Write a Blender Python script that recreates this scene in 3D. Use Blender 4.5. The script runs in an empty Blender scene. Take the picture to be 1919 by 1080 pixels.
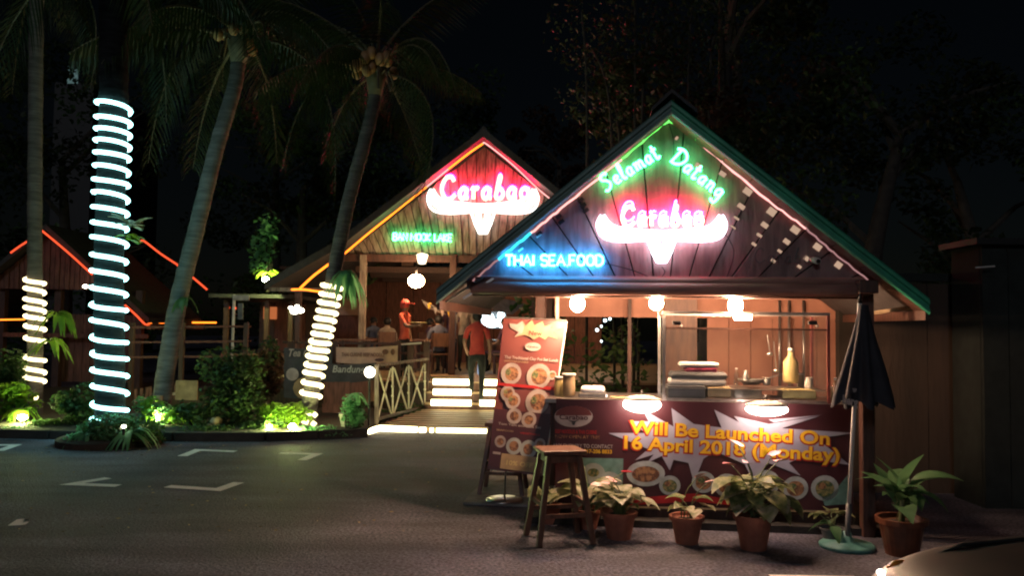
import bpy, bmesh, math, random
from mathutils import Vector, Matrix, Euler
R = math.radians
random.seed(7)
SC = bpy.context.scene
COL = SC.collection

# ------------------------------------------------------------------ camera
F = 1550.0                      # focal length in photograph pixels
CAMP = Vector((0, 0, 1.65))
PITCH = math.atan(75 / F); ROLL = R(0.7)
_r0 = Vector((1, 0, 0)); _u0 = Vector((0, -math.sin(PITCH), math.cos(PITCH))); FW = Vector((0, math.cos(PITCH), math.sin(PITCH)))
CR = _r0 * math.cos(ROLL) + _u0 * math.sin(ROLL)
CU = -_r0 * math.sin(ROLL) + _u0 * math.cos(ROLL)
cd = bpy.data.cameras.new('camera'); cam = bpy.data.objects.new('camera', cd); COL.objects.link(cam)
cd.sensor_width = 36; cd.lens = 36 * F / 1919; cd.clip_start = 0.05; cd.clip_end = 500
M = Matrix((CR, CU, -FW)).transposed().to_4x4(); M.translation = CAMP
cam.matrix_world = M
SC.camera = cam

# ------------------------------------------------------------------ night sky, faint car-park light, exposure
SUN_EL, SUN_AZ = 17, 196        # low weak light from behind the camera
w = bpy.data.worlds.new('World'); SC.world = w; w.use_nodes = True
nt = w.node_tree; nt.nodes.clear()
sky = nt.nodes.new('ShaderNodeTexSky'); sky.sky_type = 'NISHITA'; sky.sun_disc = False
sky.sun_elevation = R(SUN_EL); sky.sun_rotation = R(SUN_AZ)
bgn = nt.nodes.new('ShaderNodeBackground'); bgn.inputs['Strength'].default_value = 0.0003
ow = nt.nodes.new('ShaderNodeOutputWorld')
nt.links.new(sky.outputs[0], bgn.inputs[0]); nt.links.new(bgn.outputs[0], ow.inputs[0])
sl = bpy.data.lights.new('sun', 'SUN'); sl.energy = 0.14; sl.angle = R(8); sl.color = (0.86, 0.9, 1.0)
so = bpy.data.objects.new('sun', sl); COL.objects.link(so)
_sd = Vector((math.sin(R(SUN_AZ)) * math.cos(R(SUN_EL)), math.cos(R(SUN_AZ)) * math.cos(R(SUN_EL)), math.sin(R(SUN_EL))))
so.rotation_euler = _sd.to_track_quat('Z', 'Y').to_euler(); so.location = (0, -5, 8)
SC.view_settings.view_transform = 'Standard'; SC.view_settings.look = 'None'
SC.view_settings.exposure = 0.6; SC.view_settings.gamma = 1.0; SC.view_settings.use_curve_mapping = False
SC.cycles.pixel_filter_type = 'BLACKMAN_HARRIS'; SC.cycles.filter_width = 2.1   # a phone's soft picture
SC.cycles.sample_clamp_indirect = 3.0
SC.cycles.max_bounces = 5; SC.cycles.diffuse_bounces = 3; SC.cycles.glossy_bounces = 2; SC.cycles.transparent_max_bounces = 10
SC.cycles.caustics_reflective = False; SC.cycles.caustics_refractive = False

# ------------------------------------------------------------------ placing helpers
def at(px, py, D):
    """world point seen at photograph pixel (px,py), at distance Y = D"""
    d = CR * ((px - 959.5) / F) - CU * ((py - 540) / F) + FW
    return CAMP + d * (D / d.y)
def gnd(px, py, z=0.0):
    d = CR * ((px - 959.5) / F) - CU * ((py - 540) / F) + FW
    return CAMP + d * ((z - CAMP.z) / d.z)
KA = R(-6)
KO = Vector((1.27, 6.6, 0))
KM = Matrix.Translation(KO) @ Matrix.Rotation(KA, 4, 'Z')
KI = KM.inverted()
def kl(px, py, yl):
    """kiosk-local (x, z) seen at a pixel, in the kiosk plane y = yl"""
    d = CR * ((px - 959.5) / F) - CU * ((py - 540) / F) + FW
    o = KI @ CAMP; dd = KI.to_3x3() @ d
    p = o + dd * ((yl - o.y) / dd.y)
    return p.x, p.z

# ------------------------------------------------------------------ materials
MATS = {}
def mat(name, col, rough=0.7, metal=0.0, col2=None, scale=8.0, bump=0.0, bscale=40.0, spec=0.5, stretch=(1, 1, 1), sss=0, detail=5, contrast=(0.35, 0.7)):
    m = bpy.data.materials.new(name); m.use_nodes = True; n = m.node_tree; b = n.nodes['Principled BSDF']
    b.inputs['Roughness'].default_value = rough; b.inputs['Metallic'].default_value = metal
    b.inputs['Specular IOR Level'].default_value = spec
    c1 = (*col, 1); c2 = (*(col2 or tuple(x * 0.6 for x in col)), 1)
    tc = n.nodes.new('ShaderNodeTexCoord'); mp = n.nodes.new('ShaderNodeMapping'); mp.inputs['Scale'].default_value = stretch
    n.links.new(tc.outputs['Object'], mp.inputs[0])
    no = n.nodes.new('ShaderNodeTexNoise'); no.inputs['Scale'].default_value = scale; no.inputs['Detail'].default_value = detail
    n.links.new(mp.outputs[0], no.inputs[0])
    rp = n.nodes.new('ShaderNodeValToRGB'); rp.color_ramp.elements[0].position = contrast[0]; rp.color_ramp.elements[1].position = contrast[1]
    rp.color_ramp.elements[0].color = c2; rp.color_ramp.elements[1].color = c1
    n.links.new(no.outputs[0], rp.inputs[0]); n.links.new(rp.outputs[0], b.inputs['Base Color'])
    if bump:
        n2 = n.nodes.new('ShaderNodeTexNoise'); n2.inputs['Scale'].default_value = bscale; n2.inputs['Detail'].default_value = 4
        n.links.new(mp.outputs[0], n2.inputs[0])
        bp = n.nodes.new('ShaderNodeBump'); bp.inputs['Strength'].default_value = bump; bp.inputs['Distance'].default_value = 0.02
        n.links.new(n2.outputs[0], bp.inputs['Height']); n.links.new(bp.outputs[0], b.inputs['Normal'])
    MATS[name] = m
    return m
def emit(name, col, strength):
    m = bpy.data.materials.new(name); m.use_nodes = True; n = m.node_tree; n.nodes.clear()
    e = n.nodes.new('ShaderNodeEmission'); e.inputs[0].default_value = (*col, 1); e.inputs[1].default_value = strength
    o = n.nodes.new('ShaderNodeOutputMaterial'); n.links.new(e.outputs[0], o.inputs[0]); MATS[name] = m
    return m
def leafmat(name, col, col2, rough=0.5, scale=3.0):
    m = mat(name, col, rough, col2=col2, scale=scale)
    n = m.node_tree; b = n.nodes['Principled BSDF']; o = n.nodes['Material Output']
    t = n.nodes.new('ShaderNodeBsdfTranslucent'); mx = n.nodes.new('ShaderNodeMixShader'); mx.inputs[0].default_value = 0.42
    rp = [x for x in n.nodes if x.type == 'VALTORGB'][0]
    n.links.new(rp.outputs[0], t.inputs[0]); n.links.new(b.outputs[0], mx.inputs[1]); n.links.new(t.outputs[0], mx.inputs[2]); n.links.new(mx.outputs[0], o.inputs[0])
    return m
def glassmat(name, amt=0.08, tint=(0.93, 0.95, 0.95)):
    m = bpy.data.materials.new(name); m.use_nodes = True; n = m.node_tree; n.nodes.clear()
    t = n.nodes.new('ShaderNodeBsdfTransparent'); t.inputs[0].default_value = (*tint, 1)
    g = n.nodes.new('ShaderNodeBsdfGlossy'); g.inputs['Roughness'].default_value = 0.22
    no = n.nodes.new('ShaderNodeTexNoise'); no.inputs['Scale'].default_value = 3
    mt = n.nodes.new('ShaderNodeMath'); mt.operation = 'MULTIPLY'; mt.inputs[1].default_value = amt * 2
    mx = n.nodes.new('ShaderNodeMixShader'); o = n.nodes.new('ShaderNodeOutputMaterial')
    n.links.new(no.outputs[0], mt.inputs[0]); n.links.new(mt.outputs[0], mx.inputs[0])
    n.links.new(t.outputs[0], mx.inputs[1]); n.links.new(g.outputs[0], mx.inputs[2]); n.links.new(mx.outputs[0], o.inputs[0])
    return m
m_asph = mat('asphalt', (0.14, 0.132, 0.172), 0.8, col2=(0.058, 0.056, 0.074), scale=0.9, bump=0.9, bscale=55, detail=9, contrast=(0.3, 0.72))
def asphalt(m):
    n = m.node_tree; b = n.nodes['Principled BSDF']; tc = [x for x in n.nodes if x.type == 'TEX_COORD'][0]; rp = [x for x in n.nodes if x.type == 'VALTORGB'][0]
    v = n.nodes.new('ShaderNodeTexNoise'); v.inputs['Scale'].default_value = 38; v.inputs['Detail'].default_value = 6; n.links.new(tc.outputs['Object'], v.inputs[0])
    st = n.nodes.new('ShaderNodeMapping'); st.inputs['Scale'].default_value = (.35, 1.3, 1); n.links.new(tc.outputs['Object'], st.inputs[0])
    w_ = n.nodes.new('ShaderNodeTexNoise'); w_.inputs['Scale'].default_value = 1.6; w_.inputs['Detail'].default_value = 7; n.links.new(st.outputs[0], w_.inputs[0])
    m1 = n.nodes.new('ShaderNodeMapRange'); m1.inputs[1].default_value = .35; m1.inputs[2].default_value = .65; m1.inputs[3].default_value = .4; m1.inputs[4].default_value = 1.6; n.links.new(v.outputs[0], m1.inputs[0])
    m2 = n.nodes.new('ShaderNodeMapRange'); m2.inputs[1].default_value = .38; m2.inputs[2].default_value = .62; m2.inputs[3].default_value = .5; m2.inputs[4].default_value = 1.3; n.links.new(w_.outputs[0], m2.inputs[0])
    mu = n.nodes.new('ShaderNodeMath'); mu.operation = 'MULTIPLY'; n.links.new(m1.outputs[0], mu.inputs[0]); n.links.new(m2.outputs[0], mu.inputs[1])
    vm = n.nodes.new('ShaderNodeVectorMath'); vm.operation = 'SCALE'; n.links.new(rp.outputs[0], vm.inputs[0]); n.links.new(mu.outputs[0], vm.inputs['Scale']); n.links.new(vm.outputs[0], b.inputs['Base Color'])
    r2 = n.nodes.new('ShaderNodeMapRange'); r2.inputs[3].default_value = .68; r2.inputs[4].default_value = .95; n.links.new(w_.outputs[0], r2.inputs[0]); n.links.new(r2.outputs[0], b.inputs['Roughness'])
asphalt(m_asph)
m_paint = mat('road_paint', (0.85, 0.84, 0.82), 0.8, col2=(0.4, 0.38, 0.37), scale=9, contrast=(0.2, 0.45), detail=8)
m_soil = mat('soil', (0.05, 0.035, 0.025), 0.95, bump=1, bscale=20)
m_conc = mat('concrete', (0.36, 0.33, 0.3), 0.85, col2=(0.22, 0.2, 0.18), bump=0.3)
m_kerb = mat('kerb_stone', (0.045, 0.04, 0.036), 0.9, bump=0.5)
m_darkwood = mat('dark_wood', (0.095, 0.038, 0.024), 0.55, col2=(0.04, 0.016, 0.011), scale=4, stretch=(8, 8, 1), bump=0.3, bscale=12)
m_gable = mat('gable_wood', (0.30, 0.185, 0.175), 0.5, col2=(0.16, 0.09, 0.088), scale=3, stretch=(6, 6, 1), bump=0.25, bscale=10)
m_gableslot = mat('slot_shadow', (0.02, 0.012, 0.01), 0.8)
m_slot = mat('pale_slot', (0.8, 0.78, 0.62), 0.7, col2=(0.7, 0.55, 0.42))
m_plank2 = mat('grey_plank', (0.36, 0.29, 0.22), 0.8, col2=(0.13, 0.095, 0.07), scale=4, stretch=(6, 6, 1), bump=0.4)
m_redplank = mat('red_plank', (0.25, 0.1, 0.07), 0.75, col2=(0.12, 0.05, 0.035), scale=4, stretch=(6, 6, 1))
m_greenroof = mat('green_metal', (0.045, 0.42, 0.23), 0.45, col2=(0.03, 0.24, 0.14), scale=5, stretch=(1, 1, 1))
m_greyroof = mat('grey_green_metal', (0.15, 0.27, 0.23), 0.5, col2=(0.09, 0.16, 0.14), scale=5)  # greyer green for the left trim, left roof sheet and ribs
m_black = mat('black', (0.015, 0.015, 0.015), 0.6)
m_rooftile = mat('roof_sheet', (0.06, 0.055, 0.055), 0.7, col2=(0.035, 0.03, 0.03))
m_beam = mat('painted_beam', (0.55, 0.3, 0.25), 0.4, col2=(0.36, 0.18, 0.15), scale=3, stretch=(1, 6, 6))
m_inwall = mat('inner_wall', (0.5, 0.24, 0.16), 0.6, col2=(0.34, 0.15, 0.1), scale=3, bump=0.1)
m_steel = mat('steel', (0.6, 0.58, 0.56), 0.3, metal=0.9, col2=(0.45, 0.42, 0.4), scale=20)
m_white = mat('white_paint', (0.75, 0.73, 0.7), 0.5, col2=(0.6, 0.57, 0.53))
m_foam = mat('white_foam', (0.8, 0.78, 0.75), 0.8, col2=(0.7, 0.67, 0.64))
m_pinkcloth = mat('pink_cloth', (0.6, 0.08, 0.16), 0.9, bump=0.3)
m_grey = mat('grey_plastic', (0.12, 0.12, 0.13), 0.5)
m_tan = mat('tan_card', (0.5, 0.36, 0.2), 0.8)
m_yellowp = mat('yellow_plastic', (0.75, 0.6, 0.25), 0.35)
m_glass = glassmat('glass', 0.11)
m_clear = glassmat('clear_plastic', 0.2, (0.85, 0.85, 0.8))
m_maroon = mat('maroon_print', (0.075, 0.016, 0.02), 0.45, col2=(0.055, 0.012, 0.016), scale=2)
m_maroon2 = mat('maroon_red_print', (0.19, 0.05, 0.04), 0.45, col2=(0.13, 0.03, 0.028), scale=2)
m_burst = mat('burst_print', (0.46, 0.44, 0.5), 0.45, col2=(0.3, 0.27, 0.33), scale=3)
m_yel = mat('yellow_print', (0.9, 0.55, 0.02), 0.45, col2=(0.85, 0.42, 0.02))
m_redp = mat('red_print', (0.5, 0.02, 0.02), 0.45)
m_whp = mat('white_print', (0.5, 0.42, 0.38), 0.5)
m_platep = mat('plate_print', (0.5, 0.53, 0.5), 0.45, col2=(0.33, 0.36, 0.33), scale=14)
m_foodp = mat('food_print', (0.32, 0.26, 0.1), 0.45, col2=(0.05, 0.1, 0.04), scale=45, contrast=(0.4, 0.6))
m_foodp2 = mat('dish_print', (0.4, 0.2, 0.09), 0.45, col2=(0.12, 0.05, 0.03), scale=35, contrast=(0.4, 0.6))
m_tealp = mat('teal_print', (0.2, 0.38, 0.32), 0.45, col2=(0.1, 0.2, 0.16), scale=10)
m_olive = mat('olive_print', (0.5, 0.42, 0.12), 0.5)
m_stoolw = mat('stool_wood', (0.19, 0.09, 0.055), 0.45, col2=(0.1, 0.045, 0.03), scale=5, stretch=(5, 5, 1))
m_terra = mat('terracotta', (0.36, 0.13, 0.08), 0.7, col2=(0.24, 0.08, 0.05), scale=9, bump=0.15)
m_umb = mat('umbrella_cloth', (0.028, 0.028, 0.036), 0.8, col2=(0.018, 0.018, 0.024), bump=0.2, bscale=8)
m_teal = mat('teal_plastic', (0.14, 0.36, 0.33), 0.45, col2=(0.07, 0.2, 0.18), scale=12)
m_trunk = mat('palm_trunk', (0.16, 0.135, 0.125), 0.9, col2=(0.07, 0.06, 0.055), scale=3, stretch=(1, 1, 6), bump=0.7, bscale=9)
m_bark = mat('bark', (0.06, 0.05, 0.04), 0.95, bump=0.7, bscale=15)
m_scar = mat('scar', (0.12, 0.10, 0.09), 0.95)
m_frond = leafmat('frond_green', (0.024, 0.042, 0.014), (0.013, 0.024, 0.008))
m_stalk = mat('frond_stalk', (0.15, 0.125, 0.075), 0.7)
m_coco = mat('coconut', (0.5, 0.3, 0.13), 0.6, col2=(0.3, 0.15, 0.06))
m_tree = leafmat('tree_leaf', (0.04, 0.06, 0.024), (0.02, 0.032, 0.012))
m_redleaf = leafmat('rust_leaf', (0.09, 0.045, 0.03), (0.045, 0.025, 0.015))
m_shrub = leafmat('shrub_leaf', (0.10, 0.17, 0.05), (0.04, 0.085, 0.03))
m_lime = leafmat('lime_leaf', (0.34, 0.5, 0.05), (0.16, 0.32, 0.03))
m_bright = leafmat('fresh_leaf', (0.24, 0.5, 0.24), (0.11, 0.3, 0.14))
m_cal = leafmat('caladium_leaf', (0.68, 0.62, 0.48), (0.2, 0.24, 0.1), scale=16)
m_calg = leafmat('caladium_green', (0.36, 0.36, 0.18), (0.09, 0.13, 0.045), scale=22)
m_broad = leafmat('broad_leaf', (0.11, 0.23, 0.10), (0.045, 0.12, 0.045), scale=4)
m_spathe = mat('pink_flower', (0.95, 0.4, 0.42), 0.35, col2=(0.7, 0.45, 0.42), scale=12)
m_redfl = mat('red_flower', (0.55, 0.02, 0.04), 0.4)
m_brownwall = mat('stained_wall', (0.07, 0.045, 0.032), 0.95, col2=(0.022, 0.018, 0.013), scale=1.1, stretch=(1.6, 1, 0.35), bump=0.4, bscale=14, detail=9, contrast=(0.3, 0.75))
m_darkwall = mat('dark_wall', (0.02, 0.026, 0.023), 0.9)
m_skin = mat('skin', (0.35, 0.19, 0.12), 0.6)
m_redshirt = mat('red_shirt', (0.7, 0.09, 0.06), 0.85, col2=(0.55, 0.06, 0.05), bump=0.3, bscale=14)
m_orshirt = mat('orange_red_shirt', (0.85, 0.16, 0.08), 0.85, col2=(0.65, 0.1, 0.06), bump=0.3, bscale=14)
m_trous = mat('dark_trousers', (0.03, 0.035, 0.03), 0.9)
m_hair = mat('hair', (0.012, 0.01, 0.01), 0.6)
m_shirtA = mat('beige_shirt', (0.45, 0.36, 0.28), 0.9)
m_shirtB = mat('plum_shirt', (0.12, 0.06, 0.1), 0.9)
m_shirtC = mat('blue_grey_shirt', (0.13, 0.14, 0.2), 0.9)
m_cream = mat('cream_banner', (0.65, 0.42, 0.3), 0.7, col2=(0.5, 0.32, 0.25))
m_dkban = mat('dark_banner', (0.05, 0.05, 0.06), 0.6, col2=(0.03, 0.03, 0.035))
m_canvas = mat('canvas', (0.6, 0.45, 0.36), 0.9, bump=0.3, bscale=6)
m_carpaint = mat('car_paint', (0.06, 0.045, 0.04), 0.4, metal=0.3, col2=(0.035, 0.03, 0.026))
m_carglass = mat('car_glass', (0.01, 0.012, 0.014), 0.05)
m_tyre = mat('tyre', (0.012, 0.012, 0.012), 0.8)
m_amber = mat('amber_lens', (0.7, 0.22, 0.04), 0.15)
m_lens = mat('lamp_lens', (0.8, 0.8, 0.8), 0.1)
m_deck = mat('deck_plank', (0.42, 0.29, 0.16), 0.55, col2=(0.24, 0.16, 0.09), scale=3, stretch=(1, 6, 6), bump=0.2)
m_rope = mat('rope', (0.3, 0.25, 0.2), 0.9)

e_white = emit('white_tube', (0.38, 1.0, 0.97), 5.0)
e_warm = emit('warm_tube', (1.0, 0.84, 0.42), 3.2)
e_step = emit('step_tube', (1.0, 0.88, 0.48), 6.0)
e_green = emit('green_neon', (0.05, 1.0, 0.28), 14.0)
e_cyan = emit('cyan_neon', (0.025, 0.36, 1.0), 34.0)
e_horn = emit('white_neon', (0.9, 0.82, 1.0), 6.5)
e_horn2 = emit('far_white_neon', (0.95, 0.92, 0.85), 2.6)
e_cream2 = emit('far_cream_neon', (1.0, 0.88, 0.55), 1.6)
e_redneon2 = emit('far_red_neon', (1.0, 0.004, 0.07), 120.0)
e_cream = emit('cream_neon', (1.0, 0.9, 0.6), 3.0)
e_redneon = emit('red_neon', (1.0, 0.015, 0.13), 130.0)
e_bulb = emit('warm_bulb', (1.0, 0.60, 0.36), 430.0)
e_flood = emit('flood_face', (1.0, 0.72, 0.6), 30.0)
e_orange = emit('orange_rope', (1.0, 0.2, 0.015), 2.6)
e_redor = emit('red_orange_rope', (1.0, 0.09, 0.03), 1.1)
e_rpink = emit('pink_rope', (1.0, 0.42, 0.38), 1.3)
e_rgreen = emit('green_rope', (0.15, 0.9, 0.12), 1.6)
e_rcyan = emit('cyan_rope', (0.05, 0.65, 0.9), 1.2)
e_rdim = emit('dim_rope', (0.6, 0.3, 0.3), 0.5)
e_spotg = emit('garden_spot', (0.85, 1.0, 0.33), 480.0)
m_slotglow = emit('slot_glow_patch', (1.0, 0.66, 0.46), 0.36)  # interior light put into the patch as glow, no opening behind
e_tv = emit('screen_light', (0.75, 0.95, 1.0), 5.0)
e_window = emit('lit_window', (0.9, 0.65, 0.4), 0.5)
e_amber = emit('amber_window', (0.9, 0.25, 0.08), 0.35)
e_sparse = emit('faint_light', (0.35, 0.6, 0.6), 0.12)

# ------------------------------------------------------------------ object helpers
WM = {}
def empty(name, loc, rz=0, label=None, cat=None, group=None):
    o = bpy.data.objects.new(name, None); COL.objects.link(o); o.location = loc; o.rotation_euler = (0, 0, rz)
    o.empty_display_size = 0.1
    WM[o] = Matrix.Translation(Vector(loc)) @ Matrix.Rotation(rz, 4, 'Z')
    return tag(o, label, cat, group)
def tag(o, label=None, cat=None, group=None, kind=None):
    if label: o['label'] = label
    if cat: o['category'] = cat
    if group: o['group'] = group
    if kind: o['kind'] = kind
    return o
def linkmesh(name, me, parent=None, M=None):
    o = bpy.data.objects.new(name, me); COL.objects.link(o)
    if parent is not None: o.parent = parent
    if M is not None: o.matrix_local = M
    return o
class MB:
    """collects shapes; coordinates go through self.M to world"""
    def __init__(s, M=None): s.M = M or Matrix.Identity(4); s.v = []; s.f = []; s.mi = []; s.mats = []
    def add(s, vs, fs, m=None):
        b = len(s.v); s.v += [s.M @ Vector(v) for v in vs]; s.f += [tuple(i + b for i in f) for f in fs]
        k = 0
        if m is not None:
            if m not in s.mats: s.mats.append(m)
            k = s.mats.index(m)
        s.mi += [k] * len(fs)
        return s
    def box(s, x0, x1, y0, y1, z0, z1, m=None):
        v = [(x, y, z) for z in (z0, z1) for y in (y0, y1) for x in (x0, x1)]
        return s.add(v, [(0, 2, 3, 1), (4, 5, 7, 6), (0, 1, 5, 4), (1, 3, 7, 5), (3, 2, 6, 7), (2, 0, 4, 6)], m)
    def bar(s, a, b, w, h, up=(0, 0, 1), m=None):
        a = Vector(a); b = Vector(b); d = (b - a).normalized(); up = Vector(up)
        if abs(d.dot(up)) > 0.98: up = Vector((0, 1, 0))
        x = d.cross(up).normalized() * (w / 2); y = x.cross(d).normalized() * (h / 2)
        v = [p + sx * x + sy * y for p in (a, b) for sy in (-1, 1) for sx in (-1, 1)]
        return s.add(v, [(0, 1, 3, 2), (4, 6, 7, 5), (0, 4, 5, 1), (1, 5, 7, 3), (3, 7, 6, 2), (2, 6, 4, 0)], m)
    def tube(s, pts, r, n=8, m=None, cap=True):
        pts = [Vector(p) for p in pts]; N = len(pts); rr = r if isinstance(r, (list, tuple)) else [r] * N
        vs = []; px = None
        for i, p in enumerate(pts):
            d = (pts[min(i + 1, N - 1)] - pts[max(i - 1, 0)])
            d = d.normalized() if d.length > 1e-9 else Vector((0, 0, 1))
            if px is None:
                a = Vector((0, 0, 1)) if abs(d.z) < 0.9 else Vector((1, 0, 0)); px = d.cross(a).normalized()
            else:
                px = (px - d * px.dot(d)); px = px.normalized() if px.length > 1e-6 else d.orthogonal().normalized()
            py = d.cross(px)
            for k in range(n):
                t = 2 * math.pi * k / n; vs.append(p + (px * math.cos(t) + py * math.sin(t)) * rr[i])
        fs = [(i * n + k, i * n + (k + 1) % n, (i + 1) * n + (k + 1) % n, (i + 1) * n + k) for i in range(N - 1) for k in range(n)]
        if cap: fs += [tuple(range(n))[::-1], tuple(range((N - 1) * n, N * n))]
        return s.add(vs, fs, m)
    def lathe(s, prof, c=(0, 0, 0), n=20, m=None):
        c = Vector(c); vs = [c + Vector((r * math.cos(2 * math.pi * k / n), r * math.sin(2 * math.pi * k / n), z)) for r, z in prof for k in range(n)]
        N = len(prof)
        fs = [(i * n + k, i * n + (k + 1) % n, (i + 1) * n + (k + 1) % n, (i + 1) * n + k) for i in range(N - 1) for k in range(n)]
        fs += [tuple(range(n))[::-1], tuple(range((N - 1) * n, N * n))]
        return s.add(vs, fs, m)
    def ball(s, c, rx, ry=None, rz=None, n=12, m=None):
        ry = ry or rx; rz = rz or rx; prof = []
        c = Vector(c); vs = [c + Vector((0, 0, -rz))]; K = n // 2
        for i in range(1, K):
            a = -math.pi / 2 + math.pi * i / K
            vs += [c + Vector((rx * math.cos(a) * math.cos(2 * math.pi * k / n), ry * math.cos(a) * math.sin(2 * math.pi * k / n), rz * math.sin(a))) for k in range(n)]
        vs.append(c + Vector((0, 0, rz))); L = len(vs) - 1
        fs = [(0, 1 + (k + 1) % n, 1 + k) for k in range(n)]
        for i in range(K - 2):
            for k in range(n):
                a = 1 + i * n; fs.append((a + k, a + (k + 1) % n, a + n + (k + 1) % n, a + n + k))
        a = 1 + (K - 2) * n; fs += [(a + k, a + (k + 1) % n, L) for k in range(n)]
        return s.add(vs, fs, m)
    def prism(s, poly, y0, y1, m=None):
        """poly of (x,z); extruded between y0 (front) and y1"""
        n = len(poly); vs = [(x, y0, z) for x, z in poly] + [(x, y1, z) for x, z in poly]
        fs = [tuple(range(n)), tuple(range(n, 2 * n))[::-1]] + [((i + 1) % n, i, i + n, (i + 1) % n + n) for i in range(n)]
        return s.add(vs, fs, m)
    def quad(s, a, b, c, d, m=None): return s.add([a, b, c, d], [(0, 1, 2, 3)], m)
    def build(s, name, m=None, parent=None, smooth=False, label=None, cat=None, group=None, kind=None, bev=0):
        me = bpy.data.meshes.new(name)
        base = None
        if parent is not None:
            inv = WM[parent].inverted(); vs = [inv @ v for v in s.v]; base = WM[parent]
        else:
            xs = [v.x for v in s.v]; ys = [v.y for v in s.v]; c = Vector(((min(xs) + max(xs)) / 2, (min(ys) + max(ys)) / 2, min(v.z for v in s.v)))
            vs = [v - c for v in s.v]; base = Matrix.Translation(c)
        me.from_pydata([tuple(v) for v in vs], [], s.f); me.update()
        for mm in (s.mats if s.mats else [m]): me.materials.append(mm)
        if len(s.mats) > 1: me.polygons.foreach_set('material_index', s.mi)
        bm = bmesh.new(); bm.from_mesh(me); bmesh.ops.recalc_face_normals(bm, faces=bm.faces) if len(s.f) < 3000 else None; bm.to_mesh(me); bm.free()
        if smooth: me.polygons.foreach_set('use_smooth', [True] * len(me.polygons))
        o = bpy.data.objects.new(name, me); COL.objects.link(o)
        if parent is not None:
            o.parent = parent; WM[o] = base.copy()
        else:
            o.location = base.translation; WM[o] = base
        if bev:
            md = o.modifiers.new('bevel', 'BEVEL'); md.width = bev; md.segments = 2; md.limit_method = 'ANGLE'
        return tag(o, label, cat, group, kind)
def copy_thing(root, loc, rz=None, label=None, scale=1.0):
    r = root.copy(); COL.objects.link(r); r.location = loc
    if rz is not None: r.rotation_euler = (0, 0, rz)
    r.scale = (scale,) * 3
    if label: r['label'] = label
    for ch in root.children:
        c = ch.copy(); COL.objects.link(c); c.parent = r
        for g in ch.children:
            d = g.copy(); COL.objects.link(d); d.parent = c
    return r
def textmesh(body, size, offset=0.0, extrude=0.0, shear=0.0, align='LEFT', m=None, space=1.0):
    cu = bpy.data.curves.new('txt', 'FONT'); cu.body = body; cu.size = size; cu.offset = offset; cu.extrude = extrude; cu.shear = shear
    cu.align_x = align; cu.space_character = space; cu.resolution_u = 3
    ob = bpy.data.objects.new('txt', cu); COL.objects.link(ob)
    dg = bpy.context.evaluated_depsgraph_get(); me = bpy.data.meshes.new_from_object(ob.evaluated_get(dg))
    vs = [v.co.copy() for v in me.vertices]; fs = [tuple(p.vertices) for p in me.polygons]
    bpy.data.objects.remove(ob); bpy.data.curves.remove(cu); bpy.data.meshes.remove(me)
    return vs, fs
def clip(poly, p, n):
    out = []
    for i in range(len(poly)):
        a, b = poly[i], poly[(i + 1) % len(poly)]
        da = (a[0] - p[0]) * n[0] + (a[1] - p[1]) * n[1]; db = (b[0] - p[0]) * n[0] + (b[1] - p[1]) * n[1]
        if da >= 0: out.append(a)
        if (da > 0 and db < 0) or (da < 0 and db > 0):
            t = da / (da - db); out.append((a[0] + (b[0] - a[0]) * t, a[1] + (b[1] - a[1]) * t))
    return out
def smoothpts(pts, k=6):
    """Catmull-Rom through points"""
    P = [Vector(p) for p in pts]; out = []
    for i in range(len(P) - 1):
        p0 = P[max(i - 1, 0)]; p1 = P[i]; p2 = P[i + 1]; p3 = P[min(i + 2, len(P) - 1)]
        for j in range(k):
            t = j / k
            out.append(0.5 * ((2 * p1) + (p2 - p0) * t + (2 * p0 - 5 * p1 + 4 * p2 - p3) * t * t + (3 * p1 - p0 - 3 * p2 + p3) * t ** 3))
    out.append(P[-1]); return out

# ------------------------------------------------------------------ SETTING: ground
g = MB(); N = 60
g.add([(-70, -12, 0), (70, -12, 0), (70, 120, 0), (-70, 120, 0)], [(0, 1, 2, 3)])
g.build('ground', m_asph, kind='structure')
def marking(pix, label=None):
    mb = MB()
    mb.add([gnd(x, y, 0.004) for x, y in pix], [tuple(range(len(pix)))])
    o = mb.build('parking_marking', m_paint, kind='structure'); o.location.z = 0.004
def lmark(a, c, b, w=0.125):
    """L-shaped bay corner: arms c->a and c->b, as painted bands"""
    A, C_, B = [gnd(*p) for p in (a, c, b)]
    mb = MB()
    d1 = (A - C_).normalized(); d2 = (B - C_).normalized()
    n1 = Vector((-d1.y, d1.x, 0)) * w; n2 = Vector((-d2.y, d2.x, 0)) * w
    if n1.dot(d2) < 0: n1 = -n1
    if n2.dot(d1) < 0: n2 = -n2
    # corner piece polygon
    den = d1.x * d2.y - d1.y * d2.x; k = w / abs(den)
    inner = C_ + d1 * k + d2 * k
    z = Vector((0, 0, 0.004))
    mb.add([C_ + z, A + z, A + n1 + z, inner + z, B + n2 + z, B + z], [(0, 1, 2, 3), (0, 3, 4, 5)])
    o = mb.build('parking_marking', m_paint, kind='structure')
lmark((196, 896), (110, 910), (215, 914))
lmark((306, 915), (413, 922), (458, 906))
lmark((527, 849), (606, 851), (575, 864))
lmark((446, 846), (365, 843), (332, 856))
lmark((0, 834), (42, 834), (8, 846))
lmark((47, 974), (32, 975), (14, 987))
lmark((1440, 1079), (1600, 1082), (1640, 1100))
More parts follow.
